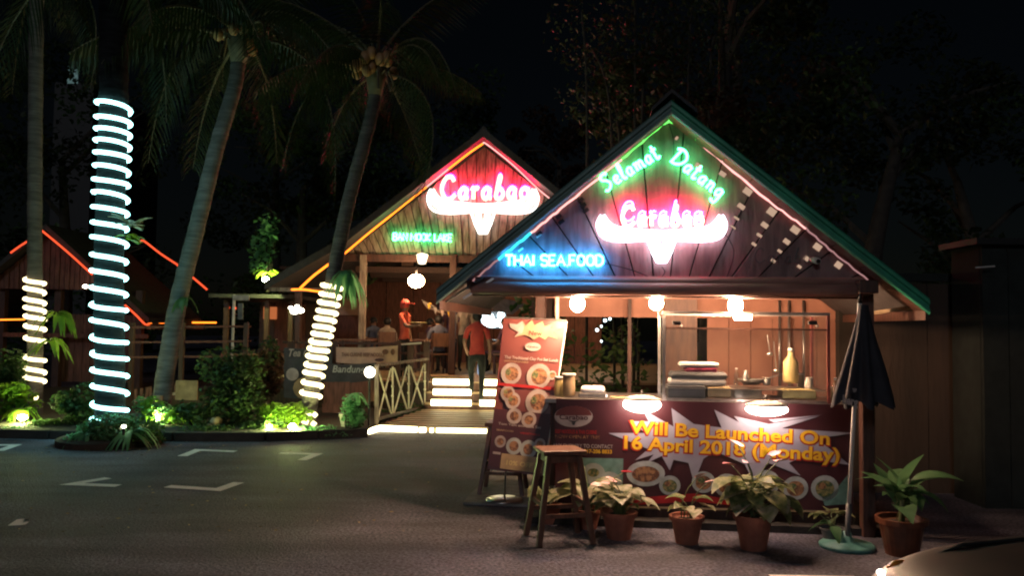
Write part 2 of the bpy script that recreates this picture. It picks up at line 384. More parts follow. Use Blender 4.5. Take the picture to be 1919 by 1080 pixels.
# planting bed with kerb
bedpts = [(-60, 818), (100, 822), (330, 826), (500, 826), (690, 818)]
bp = [gnd(*p) for p in bedpts]
back = [Vector((bp[-1].x, 20, 0)), Vector((bp[0].x - 6, 20, 0))]
mb = MB(); n = len(bp)
poly = [p + Vector((0, 0, .1)) for p in bp + back]
mb.add(poly, [tuple(range(len(poly)))]); mb.build('planting_bed', m_soil, kind='structure')
for i in range(len(bp) - 1):
    L = (bp[i + 1] - bp[i]).length; k = max(1, round(L / 0.9))
    for j in range(k):
        a = bp[i].lerp(bp[i + 1], j / k); b = bp[i].lerp(bp[i + 1], (j + 1) / k); d = (b - a).normalized() * .006
        MB().bar(a + d + Vector((0, -.06, .06)), b - d + Vector((0, -.06, .06)), .12, .13).build('kerb_stone', m_kerb, kind='structure', bev=.012)
c0 = gnd(205, 832)
MB().lathe([(.66, 0), (.66, .08), (.6, .11), (.05, .14)], (c0.x, c0.y, 0), 28).build('planting_ring', m_soil, kind='structure')
# pale pad beside kiosk
pp = [gnd(868, 946), gnd(925, 884), gnd(1030, 884), gnd(1010, 952)]
MB().add([p + Vector((0, 0, .0)) for p in pp] + [p + Vector((0, 0, .02)) for p in pp], [(0, 1, 5, 4), (1, 2, 6, 5), (2, 3, 7, 6), (3, 0, 4, 7), (4, 5, 6, 7)]).build('concrete_pad', m_conc, kind='structure')

# ------------------------------------------------------------------ KIOSK
kiosk = empty('food_kiosk', KO, KA, 'open timber food kiosk with steep green metal gable roof and neon signs', 'food kiosk')
def K(x, y, z): return KM @ Vector((x, y, z))
WLR, EZ, AZ, DEP = 1.97, 1.86, 3.51, 3.4
# roof slabs, one each side, with corrugated edge trim
for s in (-1, 1):
    WL = WLR if s > 0 else WLR - .07; EZ = 1.92 if s > 0 else 1.965
    mb = MB(KM)
    mb.prism([(0, AZ - .03), (s * WL, EZ - .03), (s * WL, EZ - .09), (0, AZ - .09)], 0.02, DEP)
    mb.build('roof', m_rooftile, kiosk)
    # soffit planks under the overhang
    for k in range(9):
        t0, t1 = k / 9 + .002, (k + 1) / 9 - .002
        a = (s * WL * t0, AZ - .092 + (EZ - AZ) * t0); b = (s * WL * t1, AZ - .092 + (EZ - AZ) * t1)
        MB(KM).prism([a, b, (b[0], b[1] - .01), (a[0], a[1] - .01)], .03, .30).build('soffit_plank', m_darkwood, kiosk)
    # green corrugated barge trim: stepped ribs running along the slope
    mb = MB(KM); nrm = Vector((s * (AZ - EZ), 0, WL)).normalized(); d0 = Vector((s * WL, 0, EZ - AZ)).normalized()
    A = Vector((0, 0, AZ)); E = Vector((s * WL, 0, EZ))
    prof = [(0, 0), (.018, -.018), (.045, -.018), (.058, 0), (.078, 0), (.09, -.016), (.115, -.016), (.13, 0)]
    va = []
    for dn, dy in prof:
        a = A - Vector((0, 0, dn)); b = E - Vector((0, 0, dn))
        va += [(a.x, dy, a.z), (b.x, dy, b.z)]
    fs = [(2 * i, 2 * i + 1, 2 * i + 3, 2 * i + 2) for i in range(len(prof) - 1)]
    mb.add(va, fs); n0 = len(va)
    # top flange going back over the slab
    mb.add([(A.x, 0, A.z), (E.x, 0, E.z), (E.x, .5, E.z), (A.x, .5, A.z)], [(0, 1, 2, 3)])
    mb.build('barge_trim', m_greenroof if s > 0 else m_greyroof, kiosk)
    # second course behind, a step lower on the left
    mb = MB(KM)
    if s < 0:
        mb.prism([(s * .25, AZ + .02 - .25 * .84), (s * WL, EZ + .05), (s * WL, EZ - .02), (s * .25, AZ - .05 - .25 * .84)], .35, DEP)
        mb.build('roof_sheet', m_greyroof, kiosk)
    # corrugation ribs on top of the roof
    for k in range(14):
        y = .55 + k * .2
        mb2 = MB(KM); mb2.bar((0, y, AZ - .02), (s * WL, y, EZ - .02), .03, .03)
        mb2.build('roof_rib', m_greyroof, kiosk)
    # eave fascia along the side
    MB(KM).box(s * (WL - .02), s * WL, .03, DEP, EZ - .17, EZ - .095).build('side_fascia', m_darkwood, kiosk)
mb = MB(KM); mb.prism([(-.16, AZ - .10), (0, AZ + .045), (.2, AZ - .12), (.2, AZ - .09), (0, AZ + .075), (-.16, AZ - .07)], -.05, DEP); mb.build('ridge_cap', m_black, kiosk)
# gable wall of fanned boards
GY = 0.30
gx0, gz0 = kl(885, 517, GY); gx1, gz1 = kl(1640, 527, GY); gxa, gza = kl(1255, 214, GY)
# let boards reach the soffit
gab = [(gx0 - .05, gz0 - .02), (gx1 + .06, gz1 - .02), (gxa, gza + .07)]
cx, cz = kl(1240, 702, GY)
def fan(poly, c, angs, gap):
    """wedges between neighbouring angles (measured from straight up), clipped to the polygon"""
    out = []
    for a0, a1 in zip(angs[:-1], angs[1:]):
        g_ = gap / 2
        n0 = (math.cos(a0), -math.sin(a0)); n1 = (-math.cos(a1), math.sin(a1))
        p = clip(poly, (c[0] + n0[0] * g_, c[1] + n0[1] * g_), n0)
        p = clip(p, (c[0] + n1[0] * g_, c[1] + n1[1] * g_), n1) if len(p) > 2 else []
        if len(p) > 2: out.append(p)
    return out
angs = [R(a) for a in (-84, -72, -62, -53, -44, -35, -25.5, -15.5, -5, 5, 15.5, 25.5, 35, 44, 53, 62, 72, 84)]
MB(KM).prism(gab, GY + .03, GY + .05).build('gable_backing', m_gableslot, kiosk)
for i, p in enumerate(fan(gab, (cx, cz), angs, .012)):
    MB(KM).prism(p, GY + (.0 if i % 2 else .008), GY + .028).build('gable_board', m_gable, kiosk, bev=.002)
# solid patches: interior light put into glow or pale colour; dark ones for holes
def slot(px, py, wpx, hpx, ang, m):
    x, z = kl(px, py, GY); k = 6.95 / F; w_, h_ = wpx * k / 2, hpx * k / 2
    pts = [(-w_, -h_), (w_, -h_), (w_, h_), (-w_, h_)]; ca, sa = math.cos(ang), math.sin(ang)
    MB(KM).prism([(x + a * ca - b * sa, z + a * sa + b * ca) for a, b in pts], GY - .008, GY + .004).build('gable_slot_patch', m, kiosk)
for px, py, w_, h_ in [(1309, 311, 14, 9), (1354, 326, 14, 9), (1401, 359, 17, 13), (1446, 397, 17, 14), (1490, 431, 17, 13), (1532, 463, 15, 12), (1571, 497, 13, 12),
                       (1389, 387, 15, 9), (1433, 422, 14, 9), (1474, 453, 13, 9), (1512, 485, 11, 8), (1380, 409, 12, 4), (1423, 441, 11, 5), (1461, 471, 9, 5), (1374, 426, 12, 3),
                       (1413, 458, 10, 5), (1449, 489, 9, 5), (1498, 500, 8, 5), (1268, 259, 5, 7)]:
    slot(px, py, w_ * .92, h_ * .92, R(-36), m_slotglow)
for px, py in [(1003, 428), (1043, 400), (1010, 442), (965, 457), (976, 468), (1083, 368)]: slot(px, py, 11, 3.2, R(38), m_slot)
for px, py in [(1047, 404), (1052, 414), (1088, 373), (1093, 383), (1098, 393), (1010, 436)]: slot(px, py + 2, 12, 7, R(38), m_gableslot)
# beam: two round blinds and a fascia
bx0, bz = kl(885, 536, .26); bx1, _ = kl(1612, 548, .26)
MB(KM).box(bx0 - .05, bx1 + .12, .27, .33, bz - .03, bz + .09).build('fascia_board', m_beam, kiosk, bev=.008)
MB(KM).tube([(bx0, .22, bz - .02), (bx1, .22, bz - .02)], .055, 14).build('rolled_blind', m_beam, kiosk, smooth=True)
MB(KM).tube([(bx0 + .03, .24, bz + .045), (bx1 + .02, .24, bz + .045)], .032, 12).build('rolled_blind', m_beam, kiosk, smooth=True)
MB(KM).box(bx0, bx1, .27, .36, bz - .085, bz - .035).build('lintel', m_darkwood, kiosk)
# posts
pxl, _ = kl(998, 590, .36); pxr, _ = kl(1622, 600, .36)
for x, yy in ((pxl, 1.3), (pxr, .30)):
    MB(KM).box(x - .05, x + .05, yy, yy + .1, 0, bz + .0).build('post', m_darkwood, kiosk, bev=.006)
for x in (pxl, pxr):
    MB(KM).box(x - .05, x + .05, 2.7, 2.8, 0, 2.0).build('post', m_darkwood, kiosk, bev=.006)
# diagonal struts under the side eaves
for (a, b) in [((835, 566), (905, 520)), ((868, 560), (925, 522))]:
    x0, z0 = kl(*a, .2); x1, z1 = kl(*b, .2)
    MB(KM).bar((x0, .2, z0), (x1, .2, z1), .018, .018).build('strut', m_steel, kiosk)
x0, z0 = kl(1655, 586, .3); x1, z1 = kl(1712, 576, .3)
MB(KM).bar((x0, .5, z0), (x1, .3, z1), .05, .03).build('eave_batten', m_tan, kiosk)
x0, z0 = kl(1620, 540, .2); MB(KM).box(x0 - .07, x0 + .08, .1, .26, z0 - .05, z0 + .06).build('blind_bracket', m_darkwood, kiosk, bev=.01)
# floor slab, base, rear wall, interior
MB(KM).box(pxl - .05, pxr + .25, .34, 2.9, 0, .06).build('floor_slab', m_kerb, kiosk)
ix0, _ = kl(1325, 650, 2.5); ix1, _ = kl(1560, 650, 2.5)
n = 7
for k in range(n):
    a = ix0 + (ix1 - ix0 + .3) * k / n; b = ix0 + (ix1 - ix0 + .3) * (k + 1) / n
    MB(KM).box(a + .003, b - .003, 2.5, 2.53, .06, 1.95).build('wall_panel', m_inwall, kiosk)
hx0, hz0 = kl(1040, 590, 2.45); hx1, hz1 = kl(1590, 560, 2.45)
MB(KM).box(hx0, hx1 + .1, 2.40, 2.47, hz0 - .02, hz0 + .35).build('rear_header', m_inwall, kiosk)
for px in (1300, 1262, 1460, 1478, 1505):
    a, z = kl(px, 600, 2.38); MB(KM).tube([(a, 2.36, .8), (a, 2.36, 2.0)], .014, 8).build('pipe', m_steel, kiosk, smooth=True)
a, _ = kl(1285, 600, 2.3); MB(KM).box(a - .22, a + .12, 2.3, 2.34, .06, 2.0).build('rear_screen', m_stoolw, kiosk)
for px in (1180,):
    a, _ = kl(px, 600, 2.3); MB(KM).box(a - .02, a + .02, 2.28, 2.32, .06, 2.0).build('stud', m_darkwood, kiosk)
a, _ = kl(1044, 620, 1.2); MB(KM).box(a - .015, a + .015, 1.2, 1.24, .06, 2.0).build('stud', m_slot, kiosk)
# ceiling joists inside
for y in (.9, 1.6, 2.3):
    MB(KM).box(pxl - .1, pxr + .1, y - .025, y + .025, 1.98, 2.06).build('joist', m_inwall, kiosk)

# rope light along the gable, coloured section by section
def rope(px0, px1, m, r=.008):
    r *= 1.25
    o_ = lambda q: 12 if q < 1230 else 8
    a = kl(px0[0], px0[1] + o_(px0[0]), GY - .03); b = kl(px1[0], px1[1] + o_(px1[0]), GY - .03); pts = []
    K_ = 8
    for k in range(K_ + 1):
        t = k / K_; sag = .006 * math.sin(t * 17 + px0[0])
        pts.append((a[0] + (b[0] - a[0]) * t, GY - .03, a[1] + (b[1] - a[1]) * t + sag))
    MB(KM).tube(pts, r, 6).build('rope_light', m, kiosk, smooth=True)
rope((886, 515), (934, 474), e_rdim, .006); rope((934, 474), (995, 425), e_rcyan, .011); rope((995, 425), (1050, 380), e_rpink, .008)
rope((1050, 380), (1165, 286), e_rpink); rope((1165, 286), (1242, 224), e_rgreen, .009); rope((1242, 224), (1254, 218), e_rgreen, .010); rope((1254, 218), (1268, 224), e_rgreen, .010)
rope((1268, 224), (1310, 258), e_rgreen, .009); rope((1310, 258), (1440, 369), e_rpink, .008); rope((1440, 369), (1510, 420), e_rpink, .006); rope((1510, 420), (1560, 464), e_rdim, .006); rope((1560, 464), (1640, 528), e_rdim, .005)

# ------------------------------------------------------------------ neon letters
G = {  # capital stroke letters in a box of height 1
 'T': (.7, [[(0, 1), (.7, 1)], [(.35, 1), (.35, 0)]]), 'H': (.65, [[(0, 0), (0, 1)], [(.65, 0), (.65, 1)], [(0, .5), (.65, .5)]]),
 'A': (.75, [[(0, 0), (.375, 1), (.75, 0)], [(.15, .38), (.6, .38)]]), 'I': (.1, [[(.05, 0), (.05, 1)]]),
 'S': (.6, [[(.6, .85), (.45, 1), (.15, 1), (0, .85), (0, .65), (.15, .52), (.45, .48), (.6, .35), (.6, .15), (.45, 0), (.15, 0), (0, .15)]]),
 'E': (.55, [[(.55, 1), (0, 1), (0, 0), (.55, 0)], [(0, .5), (.45, .5)]]), 'F': (.55, [[(.55, 1), (0, 1), (0, 0)], [(0, .5), (.45, .5)]]),
 'O': (.7, [[(.35, 0), (.1, .12), (0, .5), (.1, .88), (.35, 1), (.6, .88), (.7, .5), (.6, .12), (.35, 0)]]),
 'D': (.65, [[(0, 0), (0, 1), (.3, 1), (.6, .8), (.65, .5), (.6, .2), (.3, 0), (0, 0)]]),
 'N': (.65, [[(0, 0), (0, 1), (.65, 0), (.65, 1)]]), 'B': (.6, [[(0, 0), (0, 1), (.4, 1), (.55, .85), (.55, .65), (.4, .53), (0, .53)], [(.4, .53), (.6, .38), (.6, .15), (.4, 0), (0, 0)]]),
 'M': (.8, [[(0, 0), (0, 1), (.4, .35), (.8, 1), (.8, 0)]]), 'K': (.6, [[(0, 0), (0, 1)], [(.6, 1), (0, .45), (.6, 0)]]),
 'L': (.5, [[(0, 1), (0, 0), (.5, 0)]]), '.': (.1, [[(.0, 0), (.08, 0)]]), ' ': (.35, []),
}
S_ = {  # script lower case and capitals (x-height about .5)
 'S': (.55, [[(.5, .85), (.35, 1), (.12, .9), (.08, .7), (.3, .52), (.42, .3), (.3, .05), (.08, -.05), (-.05, .05)]]),
 'D': (.75, [[(.12, 0), (.18, .95)], [(-.05, .85), (.2, 1), (.5, .95), (.72, .65), (.62, .25), (.35, .02), (.05, 0)]]),
 'e': (.36, [[(0, .22), (.2, .28), (.3, .4), (.2, .5), (.06, .42), (.02, .2), (.12, .02), (.36, .1)]]),
 'l': (.22, [[(0, .1), (.14, .6), (.16, .98), (.06, .9), (.04, .3), (.12, .02), (.22, .1)]]),
 'a': (.4, [[(.32, .42), (.2, .5), (.04, .36), (.04, .12), (.14, .02), (.28, .16), (.34, .48), (.3, .1), (.4, .05)]]),
 'm': (.6, [[(0, .45), (.06, .5), (.06, .02)], [(.06, .34), (.18, .5), (.26, .42), (.27, .02)], [(.27, .34), (.4, .5), (.5, .4), (.5, .06), (.6, .08)]]),
 't': (.3, [[(.12, .9), (.08, .1), (.18, .0), (.3, .1)], [(-.04, .6), (.28, .64)]]),
 'n': (.42, [[(0, .45), (.06, .5), (.06, .02)], [(.06, .34), (.2, .5), (.3, .4), (.31, .06), (.42, .08)]]),
 'g': (.42, [[(.32, .42), (.2, .5), (.04, .36), (.04, .14), (.16, .05), (.3, .2), (.34, .48), (.32, -.3), (.18, -.42), (.02, -.3)]]),
 'C': (.62, [[(.55, .8), (.45, .98), (.22, .95), (.04, .65), (.03, .3), (.2, .02), (.42, .04), (.6, .22)]]),
 'r': (.3, [[(0, .4), (.07, .5), (.07, .02)], [(.07, .34), (.18, .5), (.3, .46)]]),
 'b': (.4, [[(.02, .1), (.2, .95), (.26, 1.0), (.22, .8), (.04, .2), (.1, .03), (.26, .04), (.36, .25), (.26, .46), (.1, .4)]]),
 'o': (.4, [[(.2, .48), (.05, .38), (.03, .14), (.15, .02), (.3, .08), (.36, .28), (.26, .46), (.2, .48), (.4, .42)]]),
 ' ': (.3, []),
}
def neon(root, M, text, font, o, ang, h, r, m, y, shear=0.0, width=None, curve=0.0, bumps=1.0, part='letter'):
    """writes text as glass tubes; each letter a part"""
    tot = sum(font[c][0] for c in text) + .16 * (len(text) - 1)
    sx = h if width is None else width / tot
    x = 0
    for c in text:
        wd, strokes = font[c]
        if strokes:
            mb = MB(M)
            for st in strokes:
                pts = []
                for a, b in st:
                    u = (x + a) * sx + b * h * shear; v = b * h
                    t = u / (tot * sx); v += curve * (math.sin(t * math.pi))
                    pts.append((o[0] + u * math.cos(ang) - v * math.sin(ang), y, o[1] + u * math.sin(ang) + v * math.cos(ang)))
                if font is S_: pts = smoothpts(pts, 4)
                mb.tube(pts, r, 6)
            mb.build(part, m, root, smooth=True)
        x += wd + .16
def kroot(name, px, py, label, cat, yl=GY, group=None):
    x, z = kl(px, py, yl); return empty(name, K(x, yl, z), KA, label, cat, group)
NY = GY - .06
s1 = kroot('neon_sign', 1185, 340, 'green handwritten neon word Selamat rising to the left of the gable peak', 'neon sign', group='green welcome neon words')
x0, z0 = kl(1137, 357, NY); x1, z1 = kl(1238, 294, NY)
neon(s1, KM, 'Selamat', S_, (x0, z0), math.atan2(z1 - z0, x1 - x0), .135, .0115, e_green, NY, width=math.hypot(x1 - x0, z1 - z0))
s2 = kroot('neon_sign', 1300, 330, 'green handwritten neon word Datang sloping down right of the gable peak', 'neon sign', group='green welcome neon words')
x0, z0 = kl(1255, 300, NY); x1, z1 = kl(1348, 372, NY)
neon(s2, KM, 'Datang', S_, (x0, z0), math.atan2(z1 - z0, x1 - x0), .135, .0115, e_green, NY, width=math.hypot(x1 - x0, z1 - z0))
s3 = kroot('neon_sign', 1035, 487, 'bright cyan neon capitals spelling THAI SEAFOOD low on the left of the kiosk gable', 'neon sign')
x0, z0 = kl(947, 498, NY); x1, z1 = kl(1130, 498, NY)
neon(s3, KM, 'THAI SEA.FOOD', G, (x0, z0), math.atan2(z1 - z0, x1 - x0), .088, .0115, e_cyan, NY, width=math.hypot(x1 - x0, z1 - z0))
def horns(root, M, P, y, sc, m):
    """white neon buffalo head: nested horn tubes and nested skull triangles. P maps horn-space px to local (x,z)"""
    def line(pts, r): 
        mb = MB(M); mb.tube([(P(*p)[0], y, P(*p)[1]) for p in pts], [r * q for q in ([.6] + [1] * (4 * (len(raw) - 1) - 1) + [.6])] if False else r, 6); return mb
    rows = {'horn': [], 'head': []}
    for k, t in enumerate((0, .33, .66, 1)):
        top = [(-109, -35), (-100, -22), (-86, -13), (-55, -8), (0, -4), (55, -8), (86, -13), (100, -22), (109, -35)]
        bot = [(-113, -35), (-120, -16), (-108, 6), (-70, 12), (0, 8), (70, 12), (108, 6), (120, -16), (113, -35)]
        raw = [(a[0] + (b[0] - a[0]) * t, a[1] + (b[1] - a[1]) * t) for a, b in zip(top, bot)]
        pts = [(v.x, v.y) for v in smoothpts([Vector((a, b, 0)) for a, b in raw], 4)]
        line(pts, .015 * sc).build('horn_tube', m, root, smooth=True)
    for k, t in enumerate((0, .4, .75)):
        raw = [(-26 * (1 - t), 8), (-17 * (1 - t), 34 - 6 * t), (-8 * (1 - t), 52 - 14 * t), (8 * (1 - t), 52 - 14 * t), (17 * (1 - t), 34 - 6 * t), (26 * (1 - t), 8)]
        line(raw, .013 * sc).build('skull_tube', m, root, smooth=True)
s4 = kroot('buffalo_neon_sign', 1240, 440, 'white neon buffalo horns and head below the red scripted name on the kiosk gable', 'neon sign', group='buffalo horn neon signs')
horns(s4, KM, lambda a, b: kl(1240 + a, 439 + b, NY), NY, 1.0, e_horn)
s5 = kroot('neon_sign', 1240, 405, 'cream and red neon script name sitting on the white horns of the kiosk', 'neon sign', group='red scripted name signs')
x0, z0 = kl(1166, 424, NY - .03); x1, z1 = kl(1318, 424, NY - .03)
neon(s5, KM, 'Carabao', S_, (x0, z0), 0, .165, .0165, e_cream, NY - .03, width=x1 - x0)
neon(s5, KM, 'Carabao', S_, (x0, z0 + .05), 0, .165, .006, e_redneon, NY + .015, width=x1 - x0, part='red_tube')
s6 = kroot('unlit_sign', 1455, 480, 'faint unlit scripted sign on the dark right side of the kiosk gable', 'sign')
x0, z0 = kl(1416, 492, NY); neon(s6, KM, 'Carabao', S_, (x0, z0), 0, .12, .003, m_grey, NY + .03, width=.52)
# small bullet camera
sc_ = kroot('security_camera', 1530, 492, 'small pale security camera fixed on the dark right side of the gable', 'camera')
x0, z0 = kl(1526, 489, GY - .04)
MB(KM).tube([(x0, GY - .01, z0 + .01), (x0 + .01, GY - .12, z0 - .01)], .026, 14).build('housing', m_white, sc_, smooth=True)
MB(KM).tube([(x0 + .01, GY - .122, z0 - .01), (x0 + .011, GY - .128, z0 - .011)], .018, 14).build('lens', m_black, sc_)
MB(KM).bar((x0 - .03, GY, z0 + .01), (x0, GY - .03, z0 + .01), .012, .012).build('bracket', m_white, sc_)
# pendant bulbs
def bulb(px, py, yl, r, label, m=e_bulb):
    x, z = kl(px, py, yl); t = empty('pendant_bulb', K(x, yl, z - r), KA, label, 'lamp', 'bare bulbs under the kiosk beam')
    MB(KM).ball((x, yl, z), r, r, r * 1.1, 14).build('bulb', m, t, smooth=True)
    MB(KM).tube([(x, yl, z + r * .95), (x, yl, z + r + .045)], .018, 10).build('socket', m_grey, t, smooth=True)
    MB(KM).tube([(x, yl, z + r + .045), (x, yl - .01, z + r + .07), (x, .37, bz - .0)], .004, 6).build('cord', m_black, t)
bulb(1082, 570, .44, .062, 'round warm bulb glowing at the left, above the open counter')
bulb(1230, 568, .44, .058, 'round warm bulb glowing in the middle over the left edge of the glass case')
bulb(1378, 573, .44, .062, 'round warm bulb glowing over the glass food case')
x, z = kl(1392, 594, .55); t = empty('strip_lamp', K(x, .55, z), KA, 'short glowing strip lamp just under the bulb above the glass case', 'lamp')
MB(KM).tube([(x - .07, .55, z), (x + .07, .55, z)], .026, 10).build('tube', e_bulb, t, smooth=True); MB(KM).box(x - .09, x + .09, .54, .58, z + .026, z + .04).build('holder', m_grey, t)

# ------------------------------------------------------------------ counter, banner, flood lamps
CYF = .42
cxl, _ = kl(1042, 750, CYF); cxr, czt = kl(1598, 762, CYF); 
czt = kl(1300, 753, CYF)[1]
counter = empty('serving_counter', K((cxl + cxr) / 2, .8, 0), KA, 'long serving counter with steel top behind the maroon printed banner', 'counter')
MB(KM).box(cxl - .1, cxr + .03, CYF + .02, 1.25, czt - .04, czt).build('counter_top', m_steel, counter, bev=.006)
MB(KM).box(cxl - .05, cxr, CYF + .06, 1.2, .30, czt - .041).build('cabinet', m_darkwood, counter)
for x in (cxl, (cxl + cxr) / 2, cxr - .05):
    for y in (CYF + .1, 1.1):
        MB(KM).box(x, x + .05, y, y + .05, .06, .30).build('leg', m_darkwood, counter)
MB(KM).box(cxl - .05, cxr + .02, CYF + .09, CYF + .12, .06, .12).build('base_rail', m_darkwood, counter)
bzb = kl(1330, 953, CYF)[1]
BN = empty('printed_banner', K((cxl + cxr) / 2, CYF, bzb), KA, 'wide maroon banner announcing a launch date in yellow letters across the counter front', 'banner')
# sheet with slight waves
mb = MB(KM); NX, NZ = 48, 8; vs = []
def bw(x, z): return CYF - .002 + .006 * math.sin(x * 9 + z * 3) * (1 - (z - bzb) / (czt - bzb)) 
for j in range(NZ + 1):
    for i in range(NX + 1):
        x = cxl + (cxr - cxl) * i / NX; z = bzb + (czt - bzb) * j / NZ
        if j == 0: z += .012 * math.sin(x * 7.3) + .008 * math.sin(x * 19)
        vs.append((x, bw(x, z), z))
mb.add(vs, [(j * (NX + 1) + i, j * (NX + 1) + i + 1, (j + 1) * (NX + 1) + i + 1, (j + 1) * (NX + 1) + i) for j in range(NZ) for i in range(NX)])
mb.build('sheet', m_maroon, BN, smooth=True)
def bprint(name, pts, m, layer, parent=BN, yl=CYF, label=None):
    """flat print; pts in photo pixels of the banner plane"""
    y = yl - .010 - .0012 * layer
    mb = MB(KM); P = [kl(px, py, yl) for px, py in pts]
    mb.add([(a, y, b) for a, b in P], [tuple(range(len(P)))]); mb.build(name, m, parent, label=label)
def bdisc(name, px, py, rx, ry, m, layer, n=22, **kw):
    bprint(name, [(px + rx * math.cos(2 * math.pi * k / n), py + ry * math.sin(2 * math.pi * k / n)) for k in range(n)], m, layer, **kw)
burst = [(1080 + 100, 790), (1215, 790), (1205, 768), (1262, 800), (1258, 765), (1300, 795), (1352, 802), (1338, 768), (1385, 792), (1375, 780), (1440, 795), (1535, 780), (1465, 803), (1600, 812), (1530, 822),
         (1592, 872), (1500, 858), (1478, 868), (1500, 892), (1440, 868), (1412, 905), (1395, 870), (1340, 846), (1318, 860), (1300, 905), (1290, 868), (1262, 862), (1255, 882), (1240, 855), (1212, 868), (1225, 852), (1190, 863), (1215, 842), (1140, 812), (1210, 812)]
bprint('burst_print', burst, m_burst, 1)
def btext(body, px, py, hpx, m, layer, off=0.0, wpx=None, yl=CYF, parent=BN, name='lettering', rot=0.0, shear=0):
    vs, fs = textmesh(body, 1.0, off, shear=shear)
    if not vs: return
    xm = max(v.x for v in vs); hm = .72
    x, z = kl(px, py, yl); sc = hpx * 7.05 / F / hm; sx = sc if wpx is None else (wpx * 7.05 / F) / xm
    y = yl - .010 - .0012 * layer; ca, sa = math.cos(rot), math.sin(rot)
    MB(KM).add([(x + v.x * sx * ca - v.y * sc * sa, y, z + v.x * sx * sa + v.y * sc * ca) for v in vs], fs).build(name, m, parent, kind='stuff')
for body, px, py, h, wd in [('Will Be Launched On', 1181, 812, 24, 358), ('16 April 2018 (Monday)', 1162, 840, 24, 394)]:
    btext(body, px - 1, py + 1.5, h, m_redp, 2, .065, wd + 3, rot=R(-1.9)); btext(body, px, py, h, m_yel, 3, .028, wd, rot=R(-1.9))
bdisc('logo_print', 1075, 781, 36, 20, m_whp, 1); 
bprint('logo_print', [(1075 + 34 * math.cos(a), 779 + 18 * math.sin(a)) for a in [R(180 + 180 * k / 12) for k in range(13)]], m_maroon2, 2)
btext('Carabao', 1048, 786, 9, m_maroon, 3, .02, 54)
for a in ((1075, 793),): bprint('logo_print', [(1063, 787), (1071, 791), (1073, 797), (1077, 797), (1079, 791), (1087, 787), (1078, 789), (1072, 789)], m_dkban, 3)
btext('BEEF NOODLES & THAI CUISINE', 1040, 812, 7, m_redp, 1, .02, 78)
btext('NOW OPEN AT THIS', 1040, 821, 6, m_foodp2, 1, .02, 84)
btext('ANY ENQUIRY TO CONTACT', 1036, 838, 7, m_whp, 1, .02, 112)
btext('017-206 8833', 1094, 849, 7, m_yel, 1, .03, 52)
btext('PLEASE CALL', 1036, 849, 6, m_whp, 1, .02, 50)
# food pictures along the banner's foot
bprint('picture_print', [(1088, 858), (1168, 860), (1166, 950), (1088, 946)], m_tealp, 1)
bdisc('plate_print', 1112, 888, 22, 20, m_platep, 2); bdisc('dish_print', 1112, 886, 11, 8, m_foodp, 3)
bdisc('plate_print', 1142, 908, 24, 24, m_platep, 3); bdisc('dish_print', 1142, 908, 15, 12, m_foodp, 4)
bdisc('plate_print', 1210, 888, 36, 24, m_platep, 2); bdisc('dish_print', 1210, 889, 26, 15, m_foodp2, 3)
bprint('ribbon_print', [(1170, 935), (1300, 925), (1420, 945), (1420, 953), (1300, 940), (1170, 948)], m_redp, 1)
for px, py, r in ((1255, 910, 20), (1318, 904, 22), (1362, 910, 24), (1435, 905, 26), (1490, 915, 24), (1545, 915, 26)):
    bdisc('plate_print', px, py, r, r * .92, m_platep, 2); bdisc('dish_print', px, py + 1, r * .68, r * .6, m_foodp if px % 2 else m_foodp2, 3)
    bdisc('dish_print', px - r * .2, py - r * .15, r * .3, r * .25, m_foodp2 if px % 2 else m_foodp, 4, n=9)
bprint('picture_print', [(1530, 905), (1560, 925), (1588, 890), (1590, 945), (1545, 948)], m_tealp, 2)
bprint('streak_print', [(1440, 787), (1540, 778), (1450, 792)], m_burst, 2)
bprint('edge_print', [(1092, 946), (1330, 952), (1592, 958), (1592, 962), (1330, 956), (1092, 950)], m_tan, 2)
# batten that holds the banner foot
x0, z0 = kl(1040, 949, CYF + .02); x1, z1 = kl(1598, 962, CYF + .02)
# flood lamps over the banner
def flood(px, py, wpx, hpx, label):
    yl = CYF - .16; x, z = kl(px, py, yl); k = 6.9 / F
    t = empty('flood_lamp', K(x, yl, z), KA, label, 'lamp', 'oval lamps lighting the banner')
    MB(KM).ball((x, yl, z), wpx * k / 2, .05, hpx * k / 2, 20).build('lamp_face', e_flood, t, smooth=True)
    mb = MB(KM); mb.lathe([(wpx * k / 2 * .96, 0), (wpx * k / 2, .012), (wpx * k * .3, .035), (.02, .045)], (x, yl, z + hpx * k * .28), 20); mb.build('shade', m_white, t, smooth=True)
    MB(KM).tube([(x, yl, z + .09), (x, yl + .05, z + .11), (x, CYF + .05, czt + .015)], .008, 8).build('arm', m_grey, t, smooth=True)
flood(1203, 759, 70, 30, 'glowing oval lamp above the word Will on the banner')
flood(1437, 768, 76, 24, 'glowing oval lamp above the word Launched at the counter edge')

